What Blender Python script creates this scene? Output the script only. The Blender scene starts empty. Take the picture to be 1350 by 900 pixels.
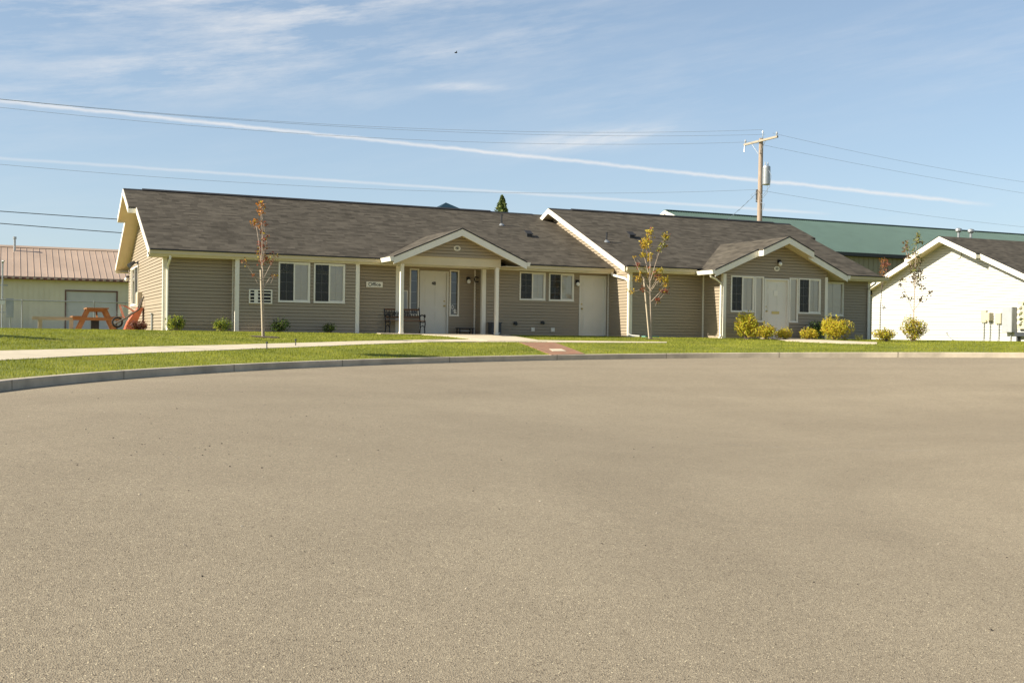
import bpy, math, random
import numpy as np
from mathutils import Vector, Matrix
random.seed(7); rng=np.random.default_rng(11)
S=bpy.context.scene; COL=S.collection
rad=math.radians
# ------------------------------------------------------------------ camera frame and terrain
CA,SA=math.cos(.4258),math.sin(.4258); CX,CY,CZ=-4.193,-34.297,.0335
KC=(8.5,14.5); KR=15.2
def tocam(x,y):
    a,b=x-CX,y-CY; return a*CA-b*SA, a*SA+b*CA
def toworld(l,d): return CX+l*CA+d*SA, CY-l*SA+d*CA
def sdv(l,d): return np.where(d>KC[1],np.hypot(l-KC[0],d-KC[1])-KR,np.abs(l-KC[0])-KR)
def Kv(l,d): return -.6765+.0155*(np.clip(l,-12,26)+6.7)+.006*(np.clip(d,-12,32)-14.55)
def Gv(x,y):
    l,d=tocam(np.asarray(x,float),np.asarray(y,float)); s=sdv(l,d); k=Kv(l,d)
    t=np.clip(-s/12,0,1)
    return np.where(s>=0,k*(1-np.clip(s/8.6,0,1))**1.15,k-.12-.8*t*t*(3-2*t))
def G(x,y): return float(Gv(x,y))
# ------------------------------------------------------------------ materials
def newmat(name):
    m=bpy.data.materials.new(name); m.use_nodes=True
    nt=m.node_tree; return m,nt,nt.nodes['Principled BSDF']
def N(nt,t,**k):
    n=nt.nodes.new(t)
    for a,b in k.items(): setattr(n,a,b)
    return n
def c4(c): return (*c,1.0)
def mix(nt,f,a,b,mode='MIX'):
    n=N(nt,'ShaderNodeMix',data_type='RGBA',blend_type=mode)
    for i,v in ((0,f),(6,a),(7,b)):
        if hasattr(v,'links'): nt.links.new(v,n.inputs[i])
        elif i==0: n.inputs[0].default_value=v
        else: n.inputs[i].default_value=c4(v)
    return n.outputs[2]
def mth(nt,op,a,b=None,c=None,clamp=False):
    n=N(nt,'ShaderNodeMath',operation=op); n.use_clamp=clamp
    for i,v in enumerate((a,b,c)):
        if v is None: continue
        if hasattr(v,'links'): nt.links.new(v,n.inputs[i])
        else: n.inputs[i].default_value=v
    return n.outputs[0]
def ramp(nt,v,a,b):
    n=N(nt,'ShaderNodeMapRange'); nt.links.new(v,n.inputs[0]); n.inputs[1].default_value=a; n.inputs[2].default_value=b
    return n.outputs[0]
def noise(nt,scale,detail=4,rough=.55,vec=None,stretch=None):
    n=N(nt,'ShaderNodeTexNoise'); n.inputs['Scale'].default_value=scale; n.inputs['Detail'].default_value=detail; n.inputs['Roughness'].default_value=rough
    if vec is None:
        tc=N(nt,'ShaderNodeTexCoord'); vec=tc.outputs['Object']
    if stretch:
        mp=N(nt,'ShaderNodeMapping'); mp.inputs['Scale'].default_value=stretch; nt.links.new(vec,mp.inputs[0]); vec=mp.outputs[0]
    nt.links.new(vec,n.inputs['Vector']); return n.outputs['Fac']
def bump(nt,b,h,strength=.3,dist=.01):
    n=N(nt,'ShaderNodeBump'); n.inputs['Strength'].default_value=strength; n.inputs['Distance'].default_value=dist
    nt.links.new(h,n.inputs['Height']); nt.links.new(n.outputs[0],b.inputs['Normal'])
def simple(name,col,rough=.6,var=.12,scale=3.,metal=0,bs=0,bscale=60,stretch=None,spec=.4):
    m,nt,b=newmat(name)
    f=ramp(nt,noise(nt,scale,5,.6,stretch=stretch),.3,.7)
    a=tuple(c*(1-var) for c in col); d=tuple(min(1,c*(1+var)) for c in col)
    nt.links.new(mix(nt,f,a,d),b.inputs['Base Color'])
    b.inputs['Roughness'].default_value=rough; b.inputs['Metallic'].default_value=metal
    b.inputs['Specular IOR Level'].default_value=spec
    if bs: bump(nt,b,noise(nt,bscale,3),bs,.004)
    return m
def wood(name,c1,c2,stretch=(3,30,30)):
    m,nt,b=newmat(name)
    f=ramp(nt,noise(nt,1.5,6,.65,stretch=stretch),.3,.7)
    nt.links.new(mix(nt,f,c1,c2),b.inputs['Base Color']); b.inputs['Roughness'].default_value=.75
    bump(nt,b,f,.3,.003); return m
def leafmat(name,col,trans=.35):
    m,nt,b=newmat(name)
    f=ramp(nt,noise(nt,9,2),.3,.7)
    cc=mix(nt,f,tuple(c*.75 for c in col),tuple(min(1,c*1.25) for c in col))
    nt.links.new(cc,b.inputs['Base Color']); b.inputs['Roughness'].default_value=.5; b.inputs['Specular IOR Level'].default_value=.25
    t=N(nt,'ShaderNodeBsdfTranslucent'); nt.links.new(cc,t.inputs[0])
    x=N(nt,'ShaderNodeMixShader'); x.inputs[0].default_value=trans
    nt.links.new(b.outputs[0],x.inputs[1]); nt.links.new(t.outputs[0],x.inputs[2])
    nt.links.new(x.outputs[0],nt.nodes['Material Output'].inputs[0]); return m
def glass(name,refl=.14,tint=(.94,.91,.85)):
    m,nt,b=newmat(name); nt.nodes.remove(b)
    t=N(nt,'ShaderNodeBsdfTransparent'); t.inputs[0].default_value=c4(tint)
    g=N(nt,'ShaderNodeBsdfGlossy'); g.inputs['Roughness'].default_value=.015
    fr=N(nt,'ShaderNodeFresnel'); fr.inputs[0].default_value=1.5
    f=mth(nt,'ADD',fr.outputs[0],refl,clamp=True)
    bp=N(nt,'ShaderNodeBump'); bp.inputs['Strength'].default_value=.12; bp.inputs['Distance'].default_value=.01
    nt.links.new(noise(nt,3,1),bp.inputs['Height']); nt.links.new(bp.outputs[0],g.inputs['Normal'])
    x=N(nt,'ShaderNodeMixShader'); nt.links.new(f,x.inputs[0]); nt.links.new(t.outputs[0],x.inputs[1]); nt.links.new(g.outputs[0],x.inputs[2])
    nt.links.new(x.outputs[0],nt.nodes['Material Output'].inputs[0]); return m
def shingles(name,axis,c_lo,c_hi,slopek):
    # architectural shingles; axis = the horizontal run of the courses
    m,nt,b=newmat(name)
    tc=N(nt,'ShaderNodeTexCoord'); sx=N(nt,'ShaderNodeSeparateXYZ'); nt.links.new(tc.outputs['Object'],sx.inputs[0])
    run=sx.outputs[0 if axis=='X' else 1]; zz=mth(nt,'MULTIPLY',sx.outputs[2],slopek)
    row=mth(nt,'FLOOR',mth(nt,'DIVIDE',zz,.142)); fr=mth(nt,'FRACT',mth(nt,'DIVIDE',zz,.142))
    wn=N(nt,'ShaderNodeTexWhiteNoise',noise_dimensions='1D'); nt.links.new(row,wn.inputs['W'])
    tab=mth(nt,'FLOOR',mth(nt,'DIVIDE',mth(nt,'ADD',run,mth(nt,'MULTIPLY',wn.outputs[0],1.7)),.24))
    cb=N(nt,'ShaderNodeCombineXYZ'); nt.links.new(tab,cb.inputs[0]); nt.links.new(row,cb.inputs[1])
    w2=N(nt,'ShaderNodeTexWhiteNoise',noise_dimensions='2D'); nt.links.new(cb.outputs[0],w2.inputs['Vector'])
    cb2=N(nt,'ShaderNodeCombineXYZ'); nt.links.new(run,cb2.inputs[0]); nt.links.new(mth(nt,'MULTIPLY',row,.9),cb2.inputs[1])
    patch=noise(nt,1.25,3,.6,vec=cb2.outputs[0])
    big=noise(nt,.35,2,vec=tc.outputs['Object'])
    f=mth(nt,'ADD',mth(nt,'MULTIPLY',w2.outputs[0],.30),mth(nt,'MULTIPLY',patch,1.0))
    f=mth(nt,'ADD',f,mth(nt,'MULTIPLY',big,.25))
    f=ramp(nt,f,.48,1.02)
    col=mix(nt,f,c_lo,c_hi)
    gr=noise(nt,90,2,.7); col=mix(nt,.35,col,mix(nt,gr,(.02,.02,.02),(.28,.26,.24)),'SOFT_LIGHT')
    nt.links.new(col,b.inputs['Base Color']); b.inputs['Roughness'].default_value=.9; b.inputs['Specular IOR Level'].default_value=.2
    h=mth(nt,'ADD',mth(nt,'MULTIPLY',mth(nt,'SUBTRACT',1,fr),.6),mth(nt,'MULTIPLY',w2.outputs[0],.4))
    bump(nt,b,h,.55,.012); return m
M={}
M['siding']=simple('tan_vinyl_siding',(.335,.27,.185),.55,.05,1.2,bs=.05,stretch=(1,1,6))
M['siding_white']=simple('white_vinyl_siding',(.56,.545,.49),.5,.04,1.0)
M['trim']=simple('white_trim',(.80,.745,.62),.5,.05,2)
M['cream']=simple('cream_aluminium',(.60,.50,.32),.45,.05,2)
M['soffit']=simple('soffit_panel',(.64,.53,.34),.6,.05,3)
M['door']=simple('door_paint',(.70,.66,.56),.45,.04,2)
M['roofX']=shingles('brown_shingles_long','X',(.052,.044,.031),(.138,.119,.090),2.55)
M['roofY']=shingles('brown_shingles_cross','Y',(.064,.054,.039),(.160,.138,.104),2.55)
M['edge']=simple('dark_drip_edge',(.03,.028,.026),.6)
M['glass']=glass('window_glass',.06)
M['glassdark']=glass('dark_window_glass',.07,(.5,.53,.5))
M['blind']=simple('pale_blind',(.75,.72,.63),.8,.06,5,stretch=(1,1,14))
M['screen']=simple('insect_screen',(.16,.165,.16),.8,.1,4)
def screenmat():
    m,nt,b=newmat('insect_screen'); b.inputs['Base Color'].default_value=(.05,.05,.045,1); b.inputs['Roughness'].default_value=.8; b.inputs['Specular IOR Level'].default_value=.1
    t=N(nt,'ShaderNodeBsdfTransparent'); x=N(nt,'ShaderNodeMixShader'); x.inputs[0].default_value=.54
    nt.links.new(t.outputs[0],x.inputs[1]); nt.links.new(b.outputs[0],x.inputs[2]); nt.links.new(x.outputs[0],nt.nodes['Material Output'].inputs[0]); return m
M['screen']=screenmat()
M['brass']=simple('brass',(.55,.42,.18),.35,.1,8,metal=.8)
M['black']=simple('black_metal',(.02,.02,.021),.45,.2,10)
M['dark']=simple('dark_grey_plastic',(.045,.05,.055),.5,.2,6)
M['greymetal']=simple('grey_painted_metal',(.36,.37,.37),.45,.08,4)
M['galv']=simple('galvanised_metal',(.36,.37,.36),.4,.15,8,metal=.6)
M['globe']=simple('frosted_globe',(.80,.78,.70),.25,.02,4)
M['boxtan']=simple('beige_box_paint',(.50,.45,.32),.5,.06,3)
M['conc']=simple('concrete_light',(.60,.51,.36),.85,.12,2.2,bs=.3,bscale=70)
M['kerb']=simple('kerb_concrete',(.46,.39,.285),.9,.25,1.8,bs=.4,bscale=60)
M['teal']=simple('teal_metal_roof',(.072,.115,.098),.5,.08,.6)
M['pink']=simple('faded_red_metal_roof',(.45,.33,.24),.5,.10,.5)
M['pinktrim']=simple('rust_red_trim',(.16,.07,.05),.5,.1,2)
M['shed']=simple('pale_metal_wall',(.72,.64,.48),.55,.06,.8)
M['greywall']=simple('khaki_metal_wall',(.24,.215,.15),.6,.06,.8)
M['garage']=simple('garage_door_paint',(.58,.55,.50),.5,.06,2)
M['tablewood']=wood('orange_stained_wood',(.22,.085,.025),(.36,.165,.055))
M['greywood']=wood('weathered_plank',(.34,.27,.18),(.52,.43,.30))
M['polewood']=wood('pole_wood',(.25,.18,.125),(.42,.33,.25),(30,30,2))
M['armwood']=wood('crossarm_wood',(.26,.22,.16),(.42,.36,.27))
M['benchwood']=wood('dark_bench_slats',(.10,.045,.02),(.20,.10,.045))
M['barrow']=simple('faded_orange_red_tray',(.62,.17,.08),.5,.12,6)
M['rubber']=simple('black_rubber',(.02,.02,.02),.8)
M['handle']=simple('weathered_dark_handle',(.10,.08,.06),.75,.3,8)
M['bark']=simple('pale_young_bark',(.42,.33,.25),.85,.25,20,bs=.3,bscale=80)
M['bark2']=simple('brown_bark',(.20,.15,.11),.85,.25,20)
M['stake']=simple('pale_stake_wood',(.58,.47,.33),.8,.12,12)
M['mulch']=simple('mulch',(.085,.06,.04),.95,.4,25,bs=.6,bscale=60)
M['splash']=simple('green_plastic',(.12,.26,.20),.6,.1,5)
M['wire']=simple('wire_black',(.03,.03,.03),.5)
M['wiregrey']=simple('wire_grey',(.26,.29,.33),.5)
for k,c in dict(l_orange=(.48,.19,.03),l_red=(.26,.075,.04),l_brown=(.20,.11,.045),l_yel=(.55,.42,.04),l_olive=(.20,.20,.045),l_dk=(.11,.075,.03),l_gold=(.50,.33,.045),
    s_yg=(.46,.46,.04),s_y=(.64,.53,.035),s_g=(.17,.24,.03),s_dg=(.045,.085,.02),s_o=(.52,.33,.05),s_r=(.14,.035,.03),s_r2=(.22,.07,.05),con=(.10,.14,.04),con2=(.24,.27,.08)).items():
    M[k]=leafmat('leaf_'+k,c)
# asphalt
def asphalt():
    m,nt,b=newmat('chipseal_asphalt')
    tc=N(nt,'ShaderNodeTexCoord'); V=tc.outputs['Object']
    v=N(nt,'ShaderNodeTexVoronoi'); v.inputs['Scale'].default_value=150; nt.links.new(V,v.inputs['Vector'])
    sp=N(nt,'ShaderNodeSeparateColor'); nt.links.new(v.outputs['Color'],sp.inputs[0])
    fine=noise(nt,85,4,.75,vec=V)
    mid=noise(nt,9,4,.7,vec=V)
    big=noise(nt,.22,5,.6,vec=V)
    big2=noise(nt,1.1,4,.6,vec=V)
    # sweeping tyre bands, concentric round the turning circle
    mp=N(nt,'ShaderNodeVectorMath',operation='SUBTRACT'); nt.links.new(V,mp.inputs[0])
    wx,wy=toworld(9.5,8.0); mp.inputs[1].default_value=(wx,wy,0)
    s=N(nt,'ShaderNodeSeparateXYZ'); nt.links.new(mp.outputs[0],s.inputs[0])
    r=mth(nt,'SQRT',mth(nt,'ADD',mth(nt,'MULTIPLY',s.outputs[0],s.outputs[0]),mth(nt,'MULTIPLY',s.outputs[1],s.outputs[1])))
    r=mth(nt,'ADD',r,mth(nt,'MULTIPLY',noise(nt,.12,2,vec=V),4.0))
    cb=N(nt,'ShaderNodeCombineXYZ'); nt.links.new(r,cb.inputs[0]); cb.inputs[1].default_value=3.1
    band=noise(nt,.9,4,.6,vec=cb.outputs[0])
    cb3=N(nt,'ShaderNodeCombineXYZ'); nt.links.new(r,cb3.inputs[0]); nt.links.new(mth(nt,'MULTIPLY',s.outputs[0],.10),cb3.inputs[1])
    band2=mth(nt,'MULTIPLY',noise(nt,5.5,5,.65,vec=cb3.outputs[0]),ramp(nt,noise(nt,.35,3,vec=V),.40,.62))
    f=mth(nt,'ADD',mth(nt,'MULTIPLY',sp.outputs[0],.42),mth(nt,'MULTIPLY',fine,.55))
    f=mth(nt,'ADD',f,mth(nt,'MULTIPLY',mid,.20))
    f=ramp(nt,f,.28,.92)
    col=mix(nt,f,(.184,.147,.100),(.428,.356,.246))
    col=mix(nt,ramp(nt,sp.outputs[1],.972,.99),col,(.60,.51,.34))
    col=mix(nt,ramp(nt,sp.outputs[2],.96,.985),col,(.08,.06,.04))
    tone=mth(nt,'ADD',mth(nt,'ADD',mth(nt,'MULTIPLY',big,.5),mth(nt,'MULTIPLY',band,.38)),mth(nt,'MULTIPLY',big2,.25))
    tone=mth(nt,'SUBTRACT',tone,mth(nt,'MULTIPLY',mth(nt,'SUBTRACT',band2,.25),.12)); tone=ramp(nt,tone,.36,.78)
    col=mix(nt,1.0,col,mix(nt,tone,(.82,.81,.79),(1.12,1.12,1.10)),'MULTIPLY')
    nt.links.new(col,b.inputs['Base Color']); b.inputs['Roughness'].default_value=.92; b.inputs['Specular IOR Level'].default_value=.25
    bump(nt,b,mth(nt,'ADD',v.outputs['Distance'],fine),.5,.006)
    return m
M['asphalt']=asphalt()
def lawnmat(name,a,bc,c):
    m,nt,b=newmat(name)
    f=ramp(nt,noise(nt,.55,5,.6),.35,.65); g=ramp(nt,noise(nt,7,4,.7),.3,.7)
    col=mix(nt,mth(nt,'ADD',mth(nt,'MULTIPLY',f,.6),mth(nt,'MULTIPLY',g,.4)),a,bc)
    col=mix(nt,mth(nt,'MULTIPLY',ramp(nt,noise(nt,1.7,3),.56,.75),.5),col,c)
    nt.links.new(col,b.inputs['Base Color']); b.inputs['Roughness'].default_value=.7; b.inputs['Specular IOR Level'].default_value=.2
    return m,nt,b,col
M['lawn'],_,_,_=lawnmat('lawn_soil',(.13,.15,.018),(.22,.23,.03),(.30,.25,.07))
mm,nt_,b_,col_=lawnmat('grass_blades',(.145,.175,.016),(.40,.395,.045),(.55,.47,.13))
t_=N(nt_,'ShaderNodeBsdfTranslucent'); nt_.links.new(col_,t_.inputs[0]); x_=N(nt_,'ShaderNodeMixShader'); x_.inputs[0].default_value=.35
nt_.links.new(b_.outputs[0],x_.inputs[1]); nt_.links.new(t_.outputs[0],x_.inputs[2]); nt_.links.new(x_.outputs[0],nt_.nodes['Material Output'].inputs[0])
M['blades']=mm
def brickmat():
    m,nt,b=newmat('red_brick_pavers')
    tc=N(nt,'ShaderNodeTexCoord'); mp=N(nt,'ShaderNodeMapping'); mp.inputs['Rotation'].default_value=(0,0,.9); nt.links.new(tc.outputs['Object'],mp.inputs[0])
    t=N(nt,'ShaderNodeTexBrick'); nt.links.new(mp.outputs[0],t.inputs['Vector'])
    t.inputs['Color1'].default_value=(.34,.14,.07,1); t.inputs['Color2'].default_value=(.20,.08,.045,1); t.inputs['Mortar'].default_value=(.34,.24,.14,1)
    t.inputs['Scale'].default_value=1; t.inputs['Brick Width'].default_value=.21; t.inputs['Row Height'].default_value=.105; t.inputs['Mortar Size'].default_value=.008
    col=mix(nt,ramp(nt,noise(nt,4,4),.4,.8),t.outputs[0],(.30,.19,.11)); nt.links.new(col,b.inputs['Base Color']); b.inputs['Roughness'].default_value=.85; return m
M['brick']=brickmat()
# ------------------------------------------------------------------ mesh builder
class MB:
    def __init__(s): s.v=[];s.f=[];s.m=[]
    def add(s,vs,fs,mi=0):
        o=len(s.v); s.v+=[tuple(p) for p in vs]; s.f+=[tuple(i+o for i in f) for f in fs]; s.m+=[mi]*len(fs)
    def quad(s,a,b,c,d,mi=0): s.add([a,b,c,d],[(0,1,2,3)],mi)
    def box(s,x0,x1,y0,y1,z0,z1,T=None,mi=0):
        vs=[(x,y,z) for x in(x0,x1) for y in(y0,y1) for z in(z0,z1)]
        if T: vs=[T(*p) for p in vs]
        s.add(vs,[(0,1,3,2),(4,6,7,5),(0,4,5,1),(2,3,7,6),(0,2,6,4),(1,5,7,3)],mi); return s
    def prism(s,poly,h,T=None,mi=0):   # poly: list of 3D points; h: offset vector
        n=len(poly); A=[Vector(p) for p in poly]; B=[p+Vector(h) for p in A]
        vs=[tuple(p) for p in A+B]
        if T: vs=[T(*p) for p in vs]
        s.add(vs,[tuple(range(n))[::-1],tuple(range(n,2*n))]+[(i,(i+1)%n,n+(i+1)%n,n+i) for i in range(n)],mi); return s
    def tube(s,pts,r,n=8,mi=0,caps=True):
        P=[Vector(p) for p in pts]; R=r if hasattr(r,'__len__') else [r]*len(P)
        o=len(s.v); up=None
        for i,p in enumerate(P):
            d=(P[min(i+1,len(P)-1)]-P[max(i-1,0)]).normalized()
            if up is None:
                up=Vector((0,0,1)) if abs(d.z)<.9 else Vector((1,0,0))
            a=d.cross(up); a.normalize(); b=a.cross(d); up=b
            for k in range(n):
                t=2*math.pi*k/n; s.v.append(tuple(p+a*math.cos(t)*R[i]+b*math.sin(t)*R[i]))
        for i in range(len(P)-1):
            for k in range(n):
                k2=(k+1)%n; s.f.append((o+i*n+k,o+i*n+k2,o+(i+1)*n+k2,o+(i+1)*n+k)); s.m.append(mi)
        if caps:
            s.f.append(tuple(o+k for k in range(n))[::-1]); s.m.append(mi)
            s.f.append(tuple(o+(len(P)-1)*n+k for k in range(n))); s.m.append(mi)
        return s
    def ball(s,c,r,sz=1,n=12,mi=0,axis='z'):
        rr=[];zz=[]
        pts=[];R=[]
        for i in range(n//2+1):
            t=math.pi*i/(n//2); pts.append((c[0],c[1],c[2]-math.cos(t)*r*sz)); R.append(max(math.sin(t)*r,.0005))
        return s.tube(pts,R,n,mi)
    def build(s,name,mats,parent=None,loc=(0,0,0),smooth=False):
        me=bpy.data.meshes.new(name); 
        L=Vector(loc)
        me.from_pydata([tuple(Vector(p)-L) for p in s.v] if L.length else s.v,[],s.f)
        mats=mats if isinstance(mats,(list,tuple)) else [mats]
        for m in mats: me.materials.append(M[m] if isinstance(m,str) else m)
        if len(mats)>1: me.polygons.foreach_set('material_index',s.m)
        if smooth: me.polygons.foreach_set('use_smooth',[True]*len(s.f))
        me.update(); o=bpy.data.objects.new(name,me); COL.objects.link(o)
        if parent:
            o.parent=parent
            top=parent
            if not L.length: o.location=-world_of(parent)
            else: o.location=L-world_of(parent)
        else: o.location=L
        return o
def world_of(o):
    v=Vector(o.location)
    while o.parent: o=o.parent; v+=o.location
    return v
def tag(o,label,cat,group=None,kind=None):
    if label: o['label']=label
    if cat: o['category']=cat
    if group: o['group']=group
    if kind: o['kind']=kind
    return o
def thing(name,loc,label,cat,group=None):
    o=bpy.data.objects.new(name,None); COL.objects.link(o); o.location=loc; o.empty_display_size=.2
    return tag(o,label,cat,group)
def struct(name,mb,mat,smooth=False):
    o=mb.build(name,mat,smooth=smooth); o['kind']='structure'; return o
def text(name,s,size,mat,parent,T,ext=.004,offset=0):
    cu=bpy.data.curves.new(name,'FONT'); cu.body=s; cu.size=size; cu.align_x='CENTER'; cu.align_y='CENTER'; cu.extrude=ext; cu.offset=offset
    tmp=bpy.data.objects.new(name,cu); COL.objects.link(tmp)
    dg=bpy.context.evaluated_depsgraph_get(); me=bpy.data.meshes.new_from_object(tmp.evaluated_get(dg)); bpy.data.objects.remove(tmp)
    vs=[T(v.co.x,v.co.z,v.co.y) for v in me.vertices]; mb=MB(); mb.add(vs,[tuple(p.vertices) for p in me.polygons])
    return mb.build(name,mat,parent)
# ------------------------------------------------------------------ ground sheets
def kerbpath():
    P=[]
    for d in list(range(-60,-20,5))+[x*1.0 for x in range(-20,15)]: P.append((KC[0]-KR,d,-1,0))
    for i in range(1,121):
        a=math.pi-math.pi*i/121; P.append((KC[0]+KR*math.cos(a),KC[1]+KR*math.sin(a),math.cos(a),math.sin(a)))
    for d in [14.5-x for x in range(0,35)]+list(range(-25,-61,-5)): P.append((KC[0]+KR,d,1,0))
    return P
KP=kerbpath()
def offs(o): 
    out=[]
    for l,d,nl,nd in KP: out.append(toworld(l+nl*o,d+nd*o))
    return out
def sheet(rows):
    mb=MB(); n=len(rows[0]); vs=[p for r in rows for p in r]; fs=[]
    for i in range(len(rows)-1):
        for k in range(n-1): fs.append((i*n+k,i*n+k+1,(i+1)*n+k+1,(i+1)*n+k))
    mb.add(vs,fs); return mb
# lawn from the kerb to the horizon
rows=[]
for o in [.15,.4,.8,1.2,1.8,2.4,3,3.6,4.2,5,5.8,6.6,7.4,8.2,8.8,10,13,18,26,40,70,150,400,1500]:
    rows.append([(x,y,G(x,y)) for x,y in offs(o)])
struct('ground',sheet(rows),'lawn',True)
# kerb
rows=[]
for o,dz in [(-.005,-.14),(.0,.0),(.012,.012),(.15,.016),(.152,-.02)]:
    rr=[]
    for (l,d,nl,nd) in KP:
        x,y=toworld(l+nl*o,d+nd*o); rr.append((x,y,float(Kv(l,d))+dz))
    rows.append(rr)
struct('kerb',sheet(rows),'kerb')
# joints in the kerb
jm=MB()
acc=0
for i in range(36,len(KP)-36):
    acc+=math.dist(KP[i][:2],KP[i-1][:2])
    if acc>3.05:
        acc=0; l,d,nl,nd=KP[i]; x,y=toworld(l-nl*.007,d-nd*.007); x2,y2=toworld(l+nl*.153,d+nd*.153)
        z=float(Kv(l,d)); tx,ty=(-nd,nl); ax,ay=tx*CA+ty*SA,-tx*SA+ty*CA; w=.006
        jm.add([(x-ax*w,y-ay*w,z-.13),(x+ax*w,y+ay*w,z-.13),(x+ax*w,y+ay*w,z+.0165),(x-ax*w,y-ay*w,z+.0165),(x2-ax*w,y2-ay*w,z+.0195),(x2+ax*w,y2+ay*w,z+.0195)],[(0,1,2,3),(3,2,5,4)])
struct('kerb_joint',jm,'mulch')
# road surface
ls=list(np.linspace(KC[0]-KR-.003,KC[0]+KR+.003,70)); mb=MB()
rows=[]
for d in list(range(-60,-4,4))+list(np.linspace(-4,14.5,30)):
    rows.append([(*toworld(l,d),float(Gv(*toworld(l,d))) if abs(l-KC[0])<KR-.01 else float(Kv(l,d))-.12) for l in ls])
mb=sheet(rows)
cr=[]
for i in range(0,31):
    r=(KR+.003)*(i/30)**.8; rr=[]
    for k in range(91):
        a=math.pi*k/90; l,d=KC[0]+r*math.cos(a),KC[1]+r*math.sin(a); x,y=toworld(l,d)
        rr.append((x,y,float(Gv(x,y)) if r<KR-.01 else float(Kv(l,d))-.12))
    cr.append(rr)
m2=sheet(cr); mb.add(m2.v,m2.f)
struct('road',mb,'asphalt',True)
# loose pebbles on the road
pm=MB()
for i in range(430):
    if i%3: d=5+13*random.random(); l=(random.random()-.5)*d*.95
    else: l=random.gauss(-.28,.08)*9; d=8.5+random.random()*6
    if float(sdv(l,d))>-.3: continue
    x,y=toworld(l,d); z=G(x,y); r=random.choice([.003,.004,.005,.006,.008])*random.uniform(.7,1.2)
    c=[(x+random.uniform(.6,1.2)*r*a,y+random.uniform(.6,1.2)*r*b,z+r*q) for a,b,q in [(-1,-1,-.2),(1,-1,-.2),(1,1,-.2),(-1,1,-.2),(-.5,-.4,.8),(.5,-.5,.7),(.4,.5,.9),(-.5,.5,.7)]]
    pm.add(c,[(3,2,1,0),(4,5,6,7),(0,1,5,4),(1,2,6,5),(2,3,7,6),(3,0,4,7)],random.choice([0,0,1]))
tag(pm.build('loose_gravel',[simple('dark_stone',(.07,.055,.04),.8,.3,40),simple('pale_stone',(.42,.36,.27),.8,.3,40)]),'small dark and pale stones scattered over the road surface','gravel',kind='stuff')
def walk(name,near,far,mat,lift=.012,th=.05):
    mb=MB(); n=len(near); vs=[];fs=[]
    def res(P,k=48):
        L=[0]
        for a,b in zip(P,P[1:]): L.append(L[-1]+math.dist(a,b))
        return [(float(np.interp(t*L[-1],L,[p[0] for p in P])),float(np.interp(t*L[-1],L,[p[1] for p in P]))) for t in np.linspace(0,1,k+1)]
    A,B=res(near),res(far); rows=[]
    rows.append([(x,y,G(x,y)-th) for x,y in A])
    for q in (0,.25,.5,.75,1): rows.append([(a[0]*(1-q)+b[0]*q,a[1]*(1-q)+b[1]*q,G(a[0]*(1-q)+b[0]*q,a[1]*(1-q)+b[1]*q)+lift) for a,b in zip(A,B)])
    rows.append([(x,y,G(x,y)-th) for x,y in B])
    return struct(name,sheet(rows),mat),A+B[::-1]
walks=[]
near=[(-9.5,-23.5),(-6.9,-18.6),(-4.3,-14.37),(-3.05,-12.57),(-1.52,-10.87),(1.05,-8.63),(3.9,-6.6),(6.56,-5.03),(9.45,-4.72),(10.74,-4.91),(14.12,-5.35)]
far=[(-10.6,-22.5),(-7.6,-17.2),(-4.31,-12.24),(-2.95,-10.79),(-1.33,-9.2),(1.34,-7.18),(4.28,-5.29),(6.75,-4.1),(9.0,-3.5),(11.08,-3.99),(14.38,-4.94)]
o,p=walk('pavement',near,far,'conc'); walks.append(p)
o,p=walk('porch_path',[(8.6,-4.35),(8.2,-2.2),(7.6,-1.3)],[(10.4,-4.6),(10.6,-2.2),(10.65,-1.3)],'conc',.018); walks.append(p)
o,p=walk('porch_floor',[(6.3,-1.36),(6.3,.62)],[(10.75,-1.36),(10.75,.62)],'conc',.022); walks.append([(6.3,-1.36),(10.75,-1.36),(10.75,.62),(6.3,.62)])
o,p=walk('brick_path',[(8.16,-9.46),(9.33,-5.0)],[(9.22,-9.23),(10.46,-5.0)],'brick',.016); walks.append(p)
walk('tactile_slab',[(8.72,-8.4),(8.98,-7.66)],[(9.12,-8.4),(9.34,-7.66)],'conc',.022)
o,p=walk('entry_path',[(18.78,-5.09),(19.32,-7.17),(20.09,-7.85)],[(19.44,-3.48),(20.43,-4.0),(20.99,-6.87)],'conc',.016); walks.append(p)
o,p=walk('entry_slab',[(19.5,-3.9),(19.5,-2.66)],[(21.1,-3.9),(21.1,-2.66)],'conc',.02); walks.append(p)
o,p=walk('foundation_strip',[(-.1,-.78),(6.2,-.78)],[(-.1,-.40),(6.2,-.40)],'conc',.012); walks.append([(-.1,-.78),(6.2,-.78),(6.2,0),(-.1,0)])
o,p=walk('picnic_slab',[(-2.6,6.2),(-2.6,9.6)],[(-.15,6.2),(-.15,9.6)],'conc',.02); walks.append(p)
def inpoly(x,y,P):
    c=np.zeros(x.shape,bool); n=len(P)
    for i in range(n):
        x0,y0=P[i];x1,y1=P[(i+1)%n]
        m=((y0>y)!=(y1>y)); t=(x1-x0)*(y-y0)/((y1-y0) if y1!=y0 else 1e-9)+x0
        c^=(m&(x<t))
    return c
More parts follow.
